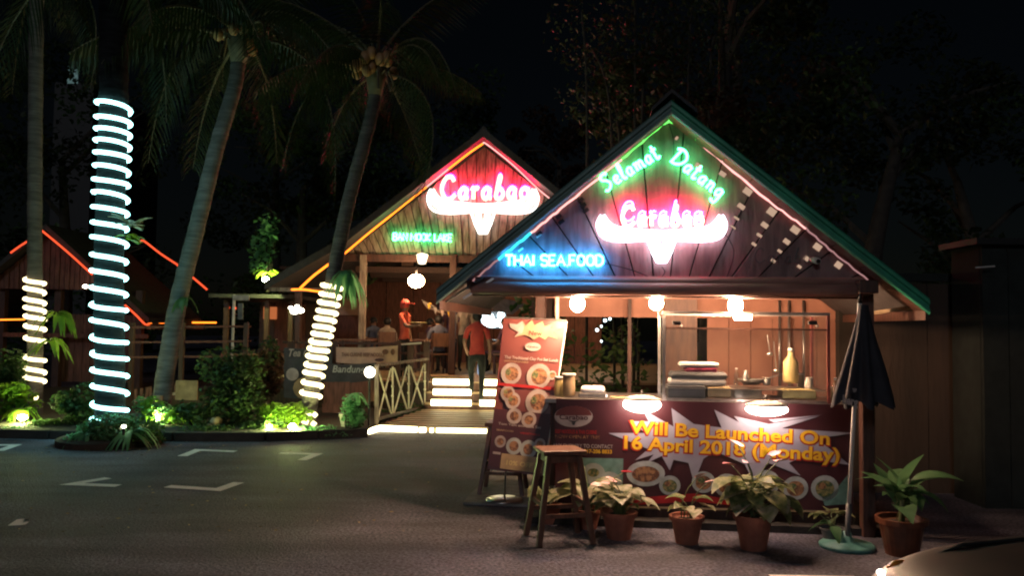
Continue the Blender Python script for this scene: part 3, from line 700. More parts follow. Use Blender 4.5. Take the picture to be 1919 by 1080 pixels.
# ------------------------------------------------------------------ glass food case
gy0, gy1 = .46, 1.0
a0, b0 = kl(1244, 748, gy0); a1, b1 = kl(1552, 592, gy0)
case = empty('glass_display_case', K((a0 + a1) / 2, .7, czt), KA, 'glass-fronted food display case with metal frame on the right of the counter', 'display case')
for x in (a0, a1):
    for y in (gy0, gy1):
        MB(KM).box(x - .012, x + .012, y - .012, y + .012, czt, b1).build('frame_post', m_maroon2 if x == a1 else m_steel, case)
for y in (gy0, gy1):
    MB(KM).box(a0 - .014, a1 + .014, y - .013, y + .013, b1, b1 + .025).build('frame_rail', m_steel, case)
    MB(KM).box(a0 + .012, a1 - .012, y - .010, y + .010, czt + .002, czt + .022).build('frame_rail', m_steel, case)
for x in (a0, a1):
    MB(KM).box(x - .01, x + .01, gy0 + .013, gy1 - .013, b1 + .001, b1 + .022).build('frame_rail', m_steel, case)
    MB(KM).box(x - .003, x + .003, gy0 + .014, gy1 - .014, czt + .002, b1).build('pane', m_glass, case)
zs = kl(1400, 617, gy0)[1]
MB(KM).box(a0 + .012, a1 - .012, gy0 - .008, gy0 + .006, zs - .008, zs + .008).build('frame_rail', m_darkwood, case)
MB(KM).box(a0 + .014, a1 - .014, gy0 - .002, gy0 + .002, czt + .024, zs - .009).build('pane', m_glass, case)
MB(KM).box(a0 + .013, a1 - .013, gy0 + .02, gy1 - .02, czt + .10, czt + .106).build('shelf', m_steel, case)
for px in (1268, 1522):
    x, z = kl(px, 606, gy0 - .03); MB(KM).box(x - .035, x + .035, gy0 - .06, gy0 - .016, z - .015, z + .02).build('clamp', m_black, case, bev=.006)
    MB(KM).ball((x + .035, gy0 - .05, z - .022), .014, n=8).build('clamp_knob', m_steel, case, smooth=True)
def kbox(name, px0, py0, px1, py1, yl, dep, m, label, cat, group=None, bev=.008):
    x0, z0 = kl(px0, py1, yl); x1, z1 = kl(px1, py0, yl)
    return MB(KM).box(x0, x1, yl, yl + dep, z0, z1).build(name, m, label=label, cat=cat, group=group, bev=bev)
def foambox(px0, px1, py0, py1, yl, label, m=m_foam, group='takeaway boxes in the glass case'):
    x0, z0 = kl(px0, py1, yl); x1, z1 = kl(px1, py0, yl); zm = (z0 + z1) / 2; dep = .24
    t = empty('takeaway_box', K((x0 + x1) / 2, yl + dep / 2, z0), KA, label, 'box', group)
    for nm, za, zb, q in (('tray', z0, zm - .001, .012), ('lid', zm + .001, z1, .012)):
        mb = MB(KM); i = q if nm == 'tray' else 0; j = 0 if nm == 'tray' else q * 1.5
        v = [(x0 + i, yl + i, za), (x1 - i, yl + i, za), (x1 - i, yl + dep - i, za), (x0 + i, yl + dep - i, za), (x0 + j, yl + j, zb), (x1 - j, yl + j, zb), (x1 - j, yl + dep - j, zb), (x0 + j, yl + dep - j, zb)]
        mb.add(v, [(3, 2, 1, 0), (4, 5, 6, 7), (0, 1, 5, 4), (1, 2, 6, 5), (2, 3, 7, 6), (3, 0, 4, 7)]); mb.build(nm, m, t, bev=.006)
foambox(1254, 1362, 711, 722, .52, 'wide pale foam box at the bottom of the stack in the case'); foambox(1256, 1364, 699, 710, .52, 'wide grey box lying on the pale foam box', m_grey)
foambox(1285, 1345, 688, 698, .54, 'folded crimson pack on the grey box', m_pinkcloth); foambox(1274, 1349, 681, 688, .54, 'white foam lid on top of the stack in the case')
kbox('stock_tray', 1252, 724, 1322, 747, .50, .25, m_grey, 'dark grey tray under the stacked boxes in the case', 'tray')
kbox('card_carton', 1326, 727, 1370, 746, .50, .2, m_tan, 'low tan carton beside the grey tray in the case', 'box')
kbox('steel_pan', 1376, 731, 1428, 747, .50, .2, m_steel, 'steel food pan in the middle of the case', 'pan')
kbox('food_tray', 1466, 732, 1530, 748, .50, .2, m_yellowp, 'yellow lidded tray at the right end of the case', 'tray')
def bottle(px, py0, py1, yl, r, label, m, cat='bottle', neck=.4, group=None, cm=None):
    x, z0 = kl(px, py1, yl); _, z1 = kl(px, py0, yl); h = z1 - z0
    t = empty('bottle' if cat == 'bottle' else 'tub', K(x, yl, z0), KA, label, cat, group)
    MB(KM).lathe([(r * .9, 0), (r, h * .06), (r, h * .6), (r * neck, h * .8), (r * neck, h * .9)], (x, yl, z0), 16).build('body', m, t, smooth=True)
    MB(KM).lathe([(r * neck * 1.15, h * .9), (r * neck * 1.15, h * .99), (r * neck * .9, h)], (x, yl, z0), 14).build('cap', cm or m_white, t, smooth=True)
bottle(1482, 653, 718, .75, .065, 'tall pale yellow squeeze bottle standing on the shelf in the case', m_yellowp, neck=.35)
bottle(1516, 708, 730, .7, .035, 'short cream jar beside the yellow bottle in the case', m_white, 'jar', .85)
bottle(1500, 700, 728, .85, .03, 'small amber jar behind the tall yellow bottle', m_tan, 'jar', .8)
bottle(1398, 695, 722, .75, .03, 'small steel shaker in the middle of the case', m_steel, 'jar', .5)
bottle(1380, 690, 722, .8, .022, 'thin clear bottle in the middle of the case', m_clear)
bottle(1437, 708, 722, .6, .03, 'small white cup beside the ladle in the case', m_white, 'cup', .9)
bottle(1566, 708, 758, .46, .03, 'clear sauce bottle at the right end of the counter', m_clear)
bottle(1556, 725, 757, .6, .03, 'brown sauce bottle behind the clear one at the counter end', m_tan)
# hanging utensils in the case
def ladle(px, py0, py1, label):
    x, z1 = kl(px, py0, .8); _, z0 = kl(px, py1, .8)
    t = empty('ladle', K(x, .8, z0), KA, label, 'ladle', 'utensils hanging in the glass case')
    MB(KM).tube([(x, .8, z1), (x + .02, .8, z0 + .04)], .005, 6).build('handle', m_steel, t); MB(KM).ball((x + .02, .8, z0 + .02), .028, .028, .02, 10).build('bowl', m_steel, t, smooth=True)
ladle(1438, 628, 668, 'steel ladle hanging left of the other in the glass case'); ladle(1450, 640, 700, 'longer steel ladle hanging right of the other in the glass case')
x, z = kl(1450, 700, .62)
t = empty('frying_pan', K(x, .62, z), KA, 'steel wok resting on the case shelf with its handle raised', 'pan'); x0, z0 = kl(1410, 722, .62)
MB(KM).lathe([(.05, 0), (.11, .03), (.12, .05), (.115, .05), (.1, .03), (.04, .01)], (x0, .66, z0), 20).build('bowl', m_steel, t, smooth=True)
MB(KM).bar((x0 + .1, .66, z0 + .045), (x0 + .26, .64, z0 + .10), .02, .01).build('handle', m_steel, t)
# things left on the open counter
x, z = kl(1112, 738, .55)
t = empty('foil_tray', K(x, .6, czt), KA, 'foil tray with a cloudy clear lid on the open counter', 'tray')
MB(KM).box(x - .13, x + .12, .52, .72, czt + .001, czt + .045).build('tray', m_steel, t, bev=.01); MB(KM).box(x - .11, x + .10, .53, .71, czt + .046, czt + .10).build('lid', m_foam, t, bev=.03)
bottle(1066, 700, 742, .6, .055, 'squat tan tub with a pale lid beside the foil tray', m_tan, 'tub', .95)
bottle(1048, 706, 744, .7, .045, 'cream tub at the far left end of the counter', m_yellowp, 'tub', .9)
x, z = kl(1170, 742, .5)
MB(KM).box(x - .12, x + .16, .5, .7, czt + .001, czt + .012).build('chopping_board', m_tan, label='thin wooden chopping board lying on the open counter', cat='chopping board', bev=.003)
MB(KM).lathe([(.10, 0), (.12, .012), (.11, .014), (.09, .006)], K(*kl(1500, 756, .42)[:1], .60, czt)[:], 20).build('plate', m_white, label='white oval plate on the counter under the glass case edge', cat='plate', smooth=True)

# ------------------------------------------------------------------ menu banner on its stand
MD = 7.45
def mp(px, py, off=0.0):
    D = MD + (py - 740) * -0.0009 - off
    return at(px, py, D)
ms = empty('menu_stand', at(945, 940, 7.65) * 1, 0, 'tall tilted maroon menu banner on a thin pole stand beside the kiosk', 'menu stand')
ms.location.z = 0; WM[ms] = Matrix.Translation(ms.location)
TL, TR, BR, BL = (944, 597), (1062, 603), (1016, 893), (914, 880)
def mq(u, v): return (TL[0] * (1 - u) * (1 - v) + TR[0] * u * (1 - v) + BR[0] * u * v + BL[0] * (1 - u) * v, TL[1] * (1 - u) * (1 - v) + TR[1] * u * (1 - v) + BR[1] * u * v + BL[1] * (1 - u) * v)
mb = MB(); vs = []
for j in range(13):
    for i in range(9):
        p = mq(i / 8, j / 12); vs.append(mp(*p, off=.006 * math.sin(i * 1.3 + j * .4)))
back_ = [v + Vector((0, .006, 0)) for v in vs]
fs = [(j * 9 + i, j * 9 + i + 1, (j + 1) * 9 + i + 1, (j + 1) * 9 + i) for j in range(12) for i in range(8)]
mb.add(vs + back_, fs + [tuple(k + 117 for k in f[::-1]) for f in fs]); mb.build('sheet', m_maroon2, ms, smooth=True)
def mprint(name, uv, m, layer):
    MB().add([mp(*mq(u, v), off=.012 + .0012 * layer) for u, v in uv], [tuple(range(len(uv)))]).build(name, m, ms)
def mdisc(u, v, ru, rv, m, layer, name='plate_print', n=18): mprint(name, [(u + ru * math.cos(2 * math.pi * k / n), v + rv * math.sin(2 * math.pi * k / n)) for k in range(n)], m, layer)
def mtext(body, u, v, hv, m, layer, wu, off=.02):
    vs, fs = textmesh(body, 1.0, off); xm = max(q.x for q in vs)
    MB().add([mp(*mq(u + q.x / xm * wu, v - q.y / .72 * hv), off=.012 + .0012 * layer) for q in vs], fs).build('lettering', m, ms)
mprint('burst_print', [(.1, .03), (.22, .035), (.3, .01), (.36, .04), (.45, .0), (.5, .035), (.62, .005), (.66, .04), (.78, .02), (.76, .05), (.95, .045), (.82, .075), (.9, .115), (.74, .1), (.7, .125), (.6, .105), (.52, .13), (.44, .11), (.36, .10), (.2, .12), (.26, .085), (.12, .06)], m_tan, 1)
mprint('burst_print', [(.1, .03), (.22, .035), (.3, .01), (.34, .05), (.32, .09), (.2, .12), (.26, .085), (.12, .06)], m_whp, 2)
mdisc(.52, .175, .13, .028, m_whp, 1, 'logo_print'); mtext('Carabao', .43, .182, .014, m_maroon, 2, .18)
mtext('New', .42, .1, .03, m_redp, 3, .22)
mtext('Thai Traditional Clay Pot Set Lunch', .08, .262, .019, m_whp, 1, .88, .03); mtext('CHOICE OF RICE OR NOODLES', .08, .283, .010, m_tan, 1, .4)
for u, v, r in ((.22, .36, .17), (.68, .365, .2), (.3, .535, .13), (.2, .49, .12), (.72, .53, .2), (.9, .35, .07)):
    mdisc(u, v, r, r * .42, m_whp, 1); mdisc(u + .01, v, r * .66, r * .27, m_foodp if int(u * 100) % 2 else m_foodp2, 2, 'dish_print'); mdisc(u - r * .3, v - .01, r * .28, r * .13, m_foodp2 if int(u * 100) % 2 else m_foodp, 3, 'dish_print', 9)
mprint('stripe_print', [(0, .425), (1, .425), (1, .445), (0, .445)], m_redp, 1)
mprint('panel_print', [(0, .60), (1, .60), (1, .99), (0, .99)], m_maroon, 1)
for u, v, r in ((.36, .635, .13), (.62, .65, .13), (.17, .81, .1), (.42, .83, .14), (.68, .84, .15), (.87, .80, .1)):
    mdisc(u, v, r, r * .4, m_whp if r < .135 else m_platep, 2); mdisc(u, v, r * .6, r * .24, m_foodp2, 3, 'dish_print')
mtext('Tom Yam and Rice Set', .1, .70, .016, m_whp, 2, .75); mtext('SEAFOOD', .08, .74, .011, m_tan, 2, .3); mtext('VEGETABLE', .5, .745, .011, m_redp, 2, .35)
mprint('ticket_print', [(.22, .885), (.98, .885), (.98, .985), (.22, .985)], m_tan, 3); mprint('ticket_print', [(.06, .88), (.2, .88), (.2, .895), (.06, .895)], m_whp, 3)
mtext('10% OFF', .3, .955, .03, m_yellowp, 4, .5, .03)
MB().tube([mp(*mq(0, 0), off=-.01) + Vector((0, 0, .01)), mp(*mq(1, 0), off=-.01) + Vector((0, 0, .01))], .008, 8).build('top_bar', m_steel, ms)
MB().tube([mp(1062, 603, -.012), mp(1040, 750, -.012), mp(1018, 892, -.012)], .009, 8).build('side_pole', m_white, ms, smooth=True)
b0 = gnd(945, 943)
MB().tube([b0 + Vector((0, 0, .02)), mp(948, 880, -.03), mp(985, 600, -.03)], .009, 8).build('pole', m_steel, ms, smooth=True)
MB().lathe([(.175, 0), (.18, .01), (.16, .022), (.02, .034)], (b0.x, b0.y, .02), 28).build('base', m_steel, ms, smooth=True)

# ------------------------------------------------------------------ wooden stools
def stool(c, rz, label, h=.71):
    t = empty('wooden_stool', (c.x, c.y, 0), rz, label, 'stool', 'tall wooden stools')
    L = Matrix.Translation((c.x, c.y, 0)) @ Matrix.Rotation(rz, 4, 'Z')
    MB(L).prism([(-.175, 0 + h - .035), (.175, h - .035), (.175, h), (-.175, h)], -.16, .16).build('seat', m_stoolw, t, bev=.008)
    tops = {}; 
    for sx in (-1, 1):
        for sy in (-1, 1):
            a = Vector((sx * .12, sy * .11, h - .036)); b = Vector((sx * .215, sy * .19, 0)); tops[(sx, sy)] = (a, b)
            MB(L).bar(a, b, .042, .042, up=(0, 1, 0)).build('leg', m_stoolw, t, bev=.004)
    def on(k, z): a, b = tops[k]; return a.lerp(b, (a.z - z) / (a.z - b.z))
    for k1, k2, z in (((-1, -1), (1, -1), .22), ((-1, 1), (1, 1), .22), ((-1, -1), (-1, 1), .30), ((1, -1), (1, 1), .30)):
        MB(L).bar(on(k1, z), on(k2, z), .02, .032).build('stretcher', m_stoolw, t)
    for k1, k2 in (((-1, -1), (1, -1)), ((-1, 1), (1, 1)), ((-1, -1), (-1, 1)), ((1, -1), (1, 1))):
        MB(L).bar(on(k1, h - .07), on(k2, h - .07), .018, .05).build('apron', m_stoolw, t)
stool(at(1049, 840, 6.55) * 1, R(14), 'tall dark wooden stool standing in front of the menu banner')
stool(at(945, 795, 8.35) * 1, R(-8), 'tall wooden stool half hidden behind the menu banner')
stool(at(1120, 840, 6.86) * 1, R(30), 'small wooden stool behind the front stool, by the banner', h=.45) if False else None

# ------------------------------------------------------------------ umbrella
ub = gnd(1587, 1027); ut = at(1612, 548, 6.05)
um = empty('folded_umbrella', (ub.x, ub.y, 0), 0, 'closed black market umbrella on a white pole at the kiosk right corner', 'umbrella')
ax = (ut - ub)
def ua(t): return ub + ax * t
MB().lathe([(.20, .0), (.205, .02), (.19, .035), (.05, .05), (.03, .12), (.0, .12)], (ub.x, ub.y, 0), 30).build('base', m_teal, um, smooth=True)
MB().tube([ua(.03), ua(.06), ua(.18)], .021, 12).build('pole_socket', m_grey, um, smooth=True)
MB().tube([ua(.12), ua(.97)], .015, 12).build('pole', m_white, um, smooth=True)
MB().tube([ua(.96), ua(1.0)], [.02, .004], 8).build('finial', m_black, um, smooth=True)
# canopy: pleated hanging cloth
mb = MB(); vs = []; NN = 48; J = 12; tt = at(1618, 572, 6.05)
bc = at(1614, 758, 6.10)
for j in range(J + 1):
    f = j / J; c = tt.lerp(bc, f); rad = .032 + .155 * f ** 1.1
    for k in range(NN):
        a = 2 * math.pi * k / NN; pl = 1 + (.22 * math.cos(a * 8)) * min(1, f * 1.6) + .05 * math.sin(3 * a + f * 3)
        dz = -.03 * f * math.cos(a * 8) if j == J else 0
        ex = 1.1 if math.cos(a) > 0 else 1.0
        vs.append(c + Vector((rad * pl * math.cos(a) * ex, rad * pl * .8 * math.sin(a), dz)))
mb.add(vs, [(j * NN + k, j * NN + (k + 1) % NN, (j + 1) * NN + (k + 1) % NN, (j + 1) * NN + k) for j in range(J) for k in range(NN)])
can = mb.build('canopy', m_umb, um, smooth=True)
vsx, fsx = textmesh('berg', 1.0, .03, shear=.15); o = at(1578, 756, 5.83)
MB().add([o + Vector((v.x * .058, -.0 + v.x * -.004, v.y * .085 - v.x * .012)) for v in vsx], fsx).build('lettering', m_whp, um)
MB().add([at(x, y, 5.83) for x, y in ((1597, 728), (1606, 729), (1604, 735), (1600, 736))], [(0, 1, 2, 3)]).build('mark_print', m_whp, um)
MB().tube([at(1576, 752, 5.83), at(1586, 757, 5.83), at(1597, 757, 5.83)], .004, 6).build('mark_print', m_whp, um)

# ------------------------------------------------------------------ leaves and potted plants
def leafmesh(name, mats, L=.2, W=.1, droop=.5, stem=.25, heart=False, n=6, fold=.15):
    """petiole from the origin up, blade beyond it; along +Y, Z up. two faces across, n along"""
    mb = MB(); pts = []
    for k in range(5):
        t = k / 4; pts.append(Vector((0, stem * .55 * t * t + .0, stem * (t - .12 * t * t))))
    mb.tube(pts, [.004] * 5, 4, m=mats[1])
    b = pts[-1]; vs = []
    for i in range(n + 1):
        t = i / n
        if heart: wd = W * (math.sin(math.pi * min(1, (t + .12) / 1.12) ** .62)) if t < 1 else 0
        else: wd = W * math.sin(math.pi * t ** .75) ** .9 if 0 < t < 1 else .004
        a = droop * t * 1.6 - .35
        y = b.y + L * t * math.cos(a * .6); z = b.z + L * (.28 * t - droop * t * t)
        if heart and i == 0: y -= L * .1
        vs += [(-wd / 2, y - (L * .16 if heart and i == 0 else 0), z + fold * wd), (0, y, z), (wd / 2, y - (L * .16 if heart and i == 0 else 0), z + fold * wd)]
    fs = []
    for i in range(n): a = i * 3; fs += [(a, a + 1, a + 4, a + 3), (a + 1, a + 2, a + 5, a + 4)]
    mb.add(vs, fs, mats[0])
    me = bpy.data.meshes.new(name); me.from_pydata([tuple(v) for v in mb.v], [], mb.f)
    for m in mb.mats: me.materials.append(m)
    me.polygons.foreach_set('material_index', mb.mi); me.polygons.foreach_set('use_smooth', [True] * len(me.polygons)); me.update()
    return me
m_stemg = mat('green_stem', (0.12, 0.16, 0.06), 0.6)
L_cal = leafmesh('leaf', (m_cal, m_stemg), .13, .15, .4, .17, True)
L_calg = leafmesh('leaf', (m_calg, m_stemg), .13, .145, .5, .17, True)
L_spa = leafmesh('flower', (m_spathe, m_stemg), .08, .07, .1, .30, True)
L_red = leafmesh('flower', (m_redfl, m_stemg), .07, .06, .1, .30, True)
L_long = leafmesh('leaf', (m_broad, m_stemg), .36, .15, .62, .08, False, 8)
L_longup = leafmesh('leaf', (m_broad, m_stemg), .38, .12, .22, .08, False, 8)
def potted(px, py, D, rpot, hpot, label, leaves, mpot=m_terra, seed=1, spread=1.0, group='potted plants before the kiosk', tier=0.0):
    c = at(px, py, D); c.z = 0; rnd = random.Random(seed)
    t = empty('potted_plant', c, 0, label, 'potted plant', group)
    MB().lathe([(rpot * .68, 0), (rpot * .95, hpot * .86), (rpot * 1.08, hpot * .86), (rpot * 1.1, hpot), (rpot * .95, hpot), (rpot * .9, hpot * .88)], c, 24).build('pot', mpot, t, smooth=False)
    MB().lathe([(rpot * .9, hpot * .86), (rpot * .3, hpot * .9)], c, 16).build('potting_soil', m_soil, t)
    for k, (me, cnt, s0, s1, tilt) in enumerate(leaves):
        for i in range(cnt):
            az = rnd.uniform(0, 2 * math.pi); tl = rnd.uniform(-.25 if tilt > 0 else 0, tilt * (.6 if tilt > 0 else 1)) * spread; s = rnd.uniform(s0, s1)
            M = Matrix.Translation((rnd.uniform(-.3, .3) * rpot, rnd.uniform(-.3, .3) * rpot, hpot * .86 + rnd.uniform(0, tier))) @ Matrix.Rotation(az, 4, 'Z') @ Matrix.Rotation(-tl, 4, 'X') @ Matrix.Rotation(rnd.uniform(-.3, .3), 4, 'Y') @ Matrix.Scale(s, 4)
            linkmesh(me.name.split('.')[0], me, t, M)
    return t
potted(1160, 985, 6.62, .135, .21, 'terracotta pot with pale spotted leaves and white and pink blooms right of the front stool', [(L_cal, 20, .8, 1.25, .8), (L_calg, 14, .7, 1.1, .9), (L_spa, 4, .8, 1.2, .5)], seed=3)
potted(1287, 990, 6.50, .125, .21, 'small terracotta pot with a sparse plant and one pink flower', [(L_cal, 3, .7, .9, .5), (L_calg, 4, .7, 1, .7), (L_spa, 2, 1, 1.1, .15)], seed=5)
potted(1412, 1004, 6.35, .14, .26, 'largest terracotta pot with a round mass of mottled leaves and red flowers', [(L_calg, 40, .85, 1.4, 1.1), (L_cal, 12, .85, 1.3, .9), (L_red, 3, 1.1, 1.5, .3), (L_spa, 2, 1.2, 1.5, .3)], seed=8, tier=.12)
potted(1100, 972, 6.95, .12, .16, 'low dark pot with pale leaves behind the front stool', [(L_cal, 8, .9, 1.4, .6), (L_calg, 8, .9, 1.3, .6), (L_red, 2, 1.3, 1.5, .3)], seed=11)
potted(1030, 965, 7.1, .10, .16, 'small pot with drooping green leaves between the two stools', [(L_calg, 9, .8, 1.2, .7), (L_cal, 3, .8, 1.1, .7)], seed=12)
potted(1560, 985, 6.55, .09, .12, 'small dark pot with a low leafy plant beside the white umbrella pole', [(L_calg, 6, .7, .9, .9), (L_long, 4, .5, .6, .7)], mpot=m_grey, seed=14)
m_glaze = mat('brown_glaze', (0.2, 0.07, 0.035), 0.3, col2=(0.07, 0.025, 0.015), scale=6)
bigp = potted(1690, 1030, 6.25, .17, .27, 'large brown glazed pot with long arching green leaves by the dark wall', [(L_long, 13, .7, 1.1, -.8), (L_longup, 6, .8, 1.1, -1.05)], mpot=m_glaze, seed=21, tier=.18)
MB().tube([bigp.location + Vector((0, 0, .23)), bigp.location + Vector((.01, 0, .45))], [.025, .018], 8).build('stem', m_stemg, bigp)

# ------------------------------------------------------------------ right-hand wall
wy = 8.6
wp = at(1636, 560, wy)
wallr = empty('boundary_wall', (6, wy, 0), 0, 'stained brown boundary wall in the dark right of the kiosk', 'wall')
x = 3.4; k = 0
while x < 9.5:
    wd = .92; top = 2.16 + .02 * math.sin(k * 3)
    MB().box(x + .004, x + wd - .004, wy, wy + .1, 0, top).build('wall_panel', m_brownwall, wallr); x += wd; k += 1
MB().box(3.38, 9.6, wy - .03, wy + .13, 2.19, 2.27).build('coping', m_darkwall, wallr)
for x in (5.05, 7.0, 9.0):
    MB().box(x - .09, x + .09, wy - .1, wy - .002, 0, 2.35).build('pier', m_darkwall, wallr)
gt = empty('dark_shed', (6.5, 8.2, 0), 0, 'black shed side standing at the far right edge before the brown wall', 'shed')
xs = at(1843, 700, 7.9).x
for k in range(8): MB().box(xs + k * .25 + .004, xs + (k + 1) * .25 - .004, 7.9, 7.94, 0, 2.5).build('cladding_board', m_darkwall, gt)
MB().box(xs - .1, xs + 2.1, 7.8, 8.5, 2.5, 2.56).build('roof', m_black, gt); MB().box(xs, xs + .04, 7.945, 8.45, 0, 2.499).build('side_wall', m_darkwall, gt)
p = at(1846, 501, 7.78); MB().tube([p - Vector((.09, 0, .005)), p + Vector((.09, 0, .01))], .008, 8).build('pale_pipe', m_white, gt)

# ------------------------------------------------------------------ car nose at the bottom right
car = empty('parked_car', (3.4, 2.3, 0), 0, 'dark car whose bonnet edge pokes in at the bottom right corner', 'car')
def ring(s, hw, zl, zb, zt, tw):
    """half profile across: returns points round the section; s = x"""
    y0 = 2.3
    pts = [(-hw * .92, zl), (-hw, zl + .12), (-hw, zb - .08), (-hw * .97, zb), (-tw, (zb + zt) / 2 + .02), (-tw * .8, zt), (0, zt + .015)]
    full = pts + [(-a, b) for a, b in pts[-2::-1]]
    return [(s, y0 + a, b) for a, b in full]
st = [(1.16, .55, .32, .55, .60, .45), (1.20, .68, .28, .70, .74, .58), (1.32, .78, .24, .80, .84, .68), (1.6, .83, .22, .86, .91, .74), (2.1, .85, .22, .90, .95, .76), (2.5, .86, .22, .92, .98, .76),
      (3.1, .86, .22, .94, 1.38, .58), (3.5, .86, .22, .95, 1.44, .58), (4.2, .86, .22, .95, 1.42, .58), (4.8, .85, .24, .95, 1.1, .66), (5.3, .80, .28, .92, 1.0, .70), (5.45, .7, .34, .82, .9, .6)]
mb = MB(); vs = []
for q in st: vs += ring(*q)
n = 13; fs = [(i * n + k, i * n + k + 1, (i + 1) * n + k + 1, (i + 1) * n + k) for i in range(len(st) - 1) for k in range(n - 1)]
fs += [tuple(range(n)), tuple(range((len(st) - 1) * n, len(st) * n))[::-1]]
mb.add(vs, fs); cb = mb.build('body', m_carpaint, car, smooth=True); md = cb.modifiers.new('sub', 'SUBSURF'); md.levels = 2; md.render_levels = 2
for s in (-1, 1):
    MB().tube([(1.3, 2.3 + s * .60, .80), (1.6, 2.3 + s * .66, .905), (2.4, 2.3 + s * .70, .975)], .008, 6).build('bonnet_seam', m_black, car)
    MB().box(1.18, 1.36, 2.3 + s * .62 - .1, 2.3 + s * .62 + .1, .60, .74).build('headlight', m_lens, car, bev=.04)
    MB().ball((1.385, 2.3 + s * .66, .80), .06, .04, .05, 12).build('indicator', m_amber, car, smooth=True)
    for x in (1.95, 4.7):
        w_ = MB(); w_.tube([(x, 2.3 + s * .66, .31), (x, 2.3 + s * .87, .31)], .31, 28); w_.build('tyre', m_tyre, car, smooth=False)
        MB().tube([(x, 2.3 + s * .86, .31), (x, 2.3 + s * .885, .31)], .19, 20).build('rim', m_steel, car)
    MB().quad((3.0, 2.3 + s * .82, 1.0), (4.5, 2.3 + s * .82, 1.0), (4.1, 2.3 + s * .66, 1.34), (3.2, 2.3 + s * .66, 1.34)).build('side_window', m_carglass, car)
MB().quad((2.5, 1.70, 1.01), (2.5, 2.90, 1.01), (3.08, 2.77, 1.40), (3.08, 1.83, 1.40)).build('windscreen', m_carglass, car)
p = at(1651, 1074, 2.9)
MB().ball(p, .016, .016, .012, 10).build('nose_lamp', emit('lit_lens', (1, .95, .85), 3.0), car, smooth=True)  # small glowing ball for the lit lamp on the car nose

# cables, meter box and litter
for (a, b_, c_) in (((1128, 492), (1180, 505), (1215, 518)), ((1350, 425), (1375, 470), (1362, 520)), ((1240, 500), (1246, 510), (1238, 522)), ((1250, 222), (1262, 262), (1262, 300))):
    P = [(*kl(*q, GY - .02), 0) for q in (a, b_, c_)]
    MB(KM).tube(smoothpts([(q[0], GY - .02, q[1]) for q in P], 5), .004, 5).build('cable', m_black, kiosk, smooth=True)
mb = MB(); rnd = random.Random(5)
for _ in range(170):
    p = gnd(rnd.uniform(20, 900), rnd.choice((rnd.uniform(828, 850), rnd.uniform(835, 1000)))); s_ = rnd.uniform(.012, .03); a = rnd.uniform(0, 6.28)
    c1, s1_ = math.cos(a) * s_, math.sin(a) * s_
    mb.add([p + Vector((c1, s1_, .006)), p + Vector((-s1_ * .4, c1 * .4, .012)), p + Vector((-c1, -s1_, .006)), p + Vector((s1_ * .4, -c1 * .4, .004))], [(0, 1, 2, 3)])
mb.build('leaf_litter', m_tan, kind='stuff')

# ------------------------------------------------------------------ RESTAURANT behind (second gable)
RD = 18.0
def rp(px, py, D=RD): return at(px, py, D)
def rm(px, py, dy=0.0):
    p = at(px, py, RD + dy); return p.x, p.z
rest = empty('restaurant_hall', (rp(905, 600).x, RD, 0), 0, 'timber restaurant hall behind the kiosk with a steep gable edged in orange rope light', 'restaurant')
RMx = Matrix.Identity(4)
ax_, az_ = rm(908, 273); slope = .80
lx_, lz_ = rm(643, 476); rx_ = ax_ + (ax_ - lx_); lx2, lz2 = rm(540, 546)
# roof slabs: upper steep, lower flared to the left eave
ov = .7
def slab(x0, z0, x1, z1, name, m, y0, y1, th=.14):
    return MB().prism([(x0, z0), (x1, z1), (x1, z1 + th), (x0, z0 + th)], y0, y1).build(name, m, rest)
slab(ax_, az_ + .04, lx_ - .02, lz_ + .04, 'roof', m_rooftile, RD - ov, RD + 9)
slab(lx_ - .02, lz_ + .04, lx2 - .3, lz2 + .0, 'roof', m_rooftile, RD - ov, RD + 9)
slab(ax_, az_ + .04, rx_ + .6, lz_ - .45, 'roof', m_rooftile, RD - ov, RD + 9)
MB().prism([(ax_ - .16, az_ + .10), (ax_, az_ + .27), (ax_ + .16, az_ + .10), (ax_, az_ + .21)], RD - ov - .03, RD + 9).build('ridge_cap', m_black, rest)
for (x0, z0, x1, z1) in ((ax_, az_ + .05, lx_, lz_ + .05), (lx_, lz_ + .05, lx2 - .3, lz2 + .01), (ax_, az_ + .05, rx_ + .6, lz_ - .44)):
    MB().prism([(x0, z0 - .02), (x1, z1 - .02), (x1, z1 + .16), (x0, z0 + .16)], RD - ov - .03, RD - ov - .002).build('barge_board', m_rooftile, rest)
# purlin laths on the visible soffit
gabR = [(lx_ + .05, lz_), (rx_ - .05, lz_), (ax_, az_ - .02)]
MB().prism(gabR, RD + .04, RD + .06).build('gable_backing', m_gableslot, rest)
ccx, ccz = rm(893, 880)
n = 34; wid = [R(-60 + 120 * k / n) for k in range(n + 1)]
ax0 = [math.atan2(x - ccx, lz_ - ccz) for x in [lx_ + (rx_ - lx_) * k / 42 for k in range(43)]]
for i, p in enumerate(fan(gabR, (ccx, ccz), ax0, .018)):
    MB().prism(p, RD + (.0 if i % 2 else .03), RD + .038).build('gable_board', m_plank2, rest)
MB().box(lx_ - .1, rx_ + .1, RD - .05, RD + .08, lz_ - .16, lz_ - .005).build('tie_beam', m_darkwood, rest)
def rline(root, pts, m, r=.02, dy=-ov - .05, name='rope_light'):
    P = []
    q = [rp(px, py, RD + dy) for px, py in pts]
    MB().tube(smoothpts(q, 4), r, 6).build(name, m, root, smooth=True)
rline(rest, [(905, 269), (880, 286), (840, 317)], e_orange); rline(rest, [(840, 317), (800, 350)], e_rpink, .016); rline(rest, [(800, 350), (780, 366), (735, 402)], e_orange, .016); rline(rest, [(735, 402), (690, 438), (645, 476)], e_orange, .02)
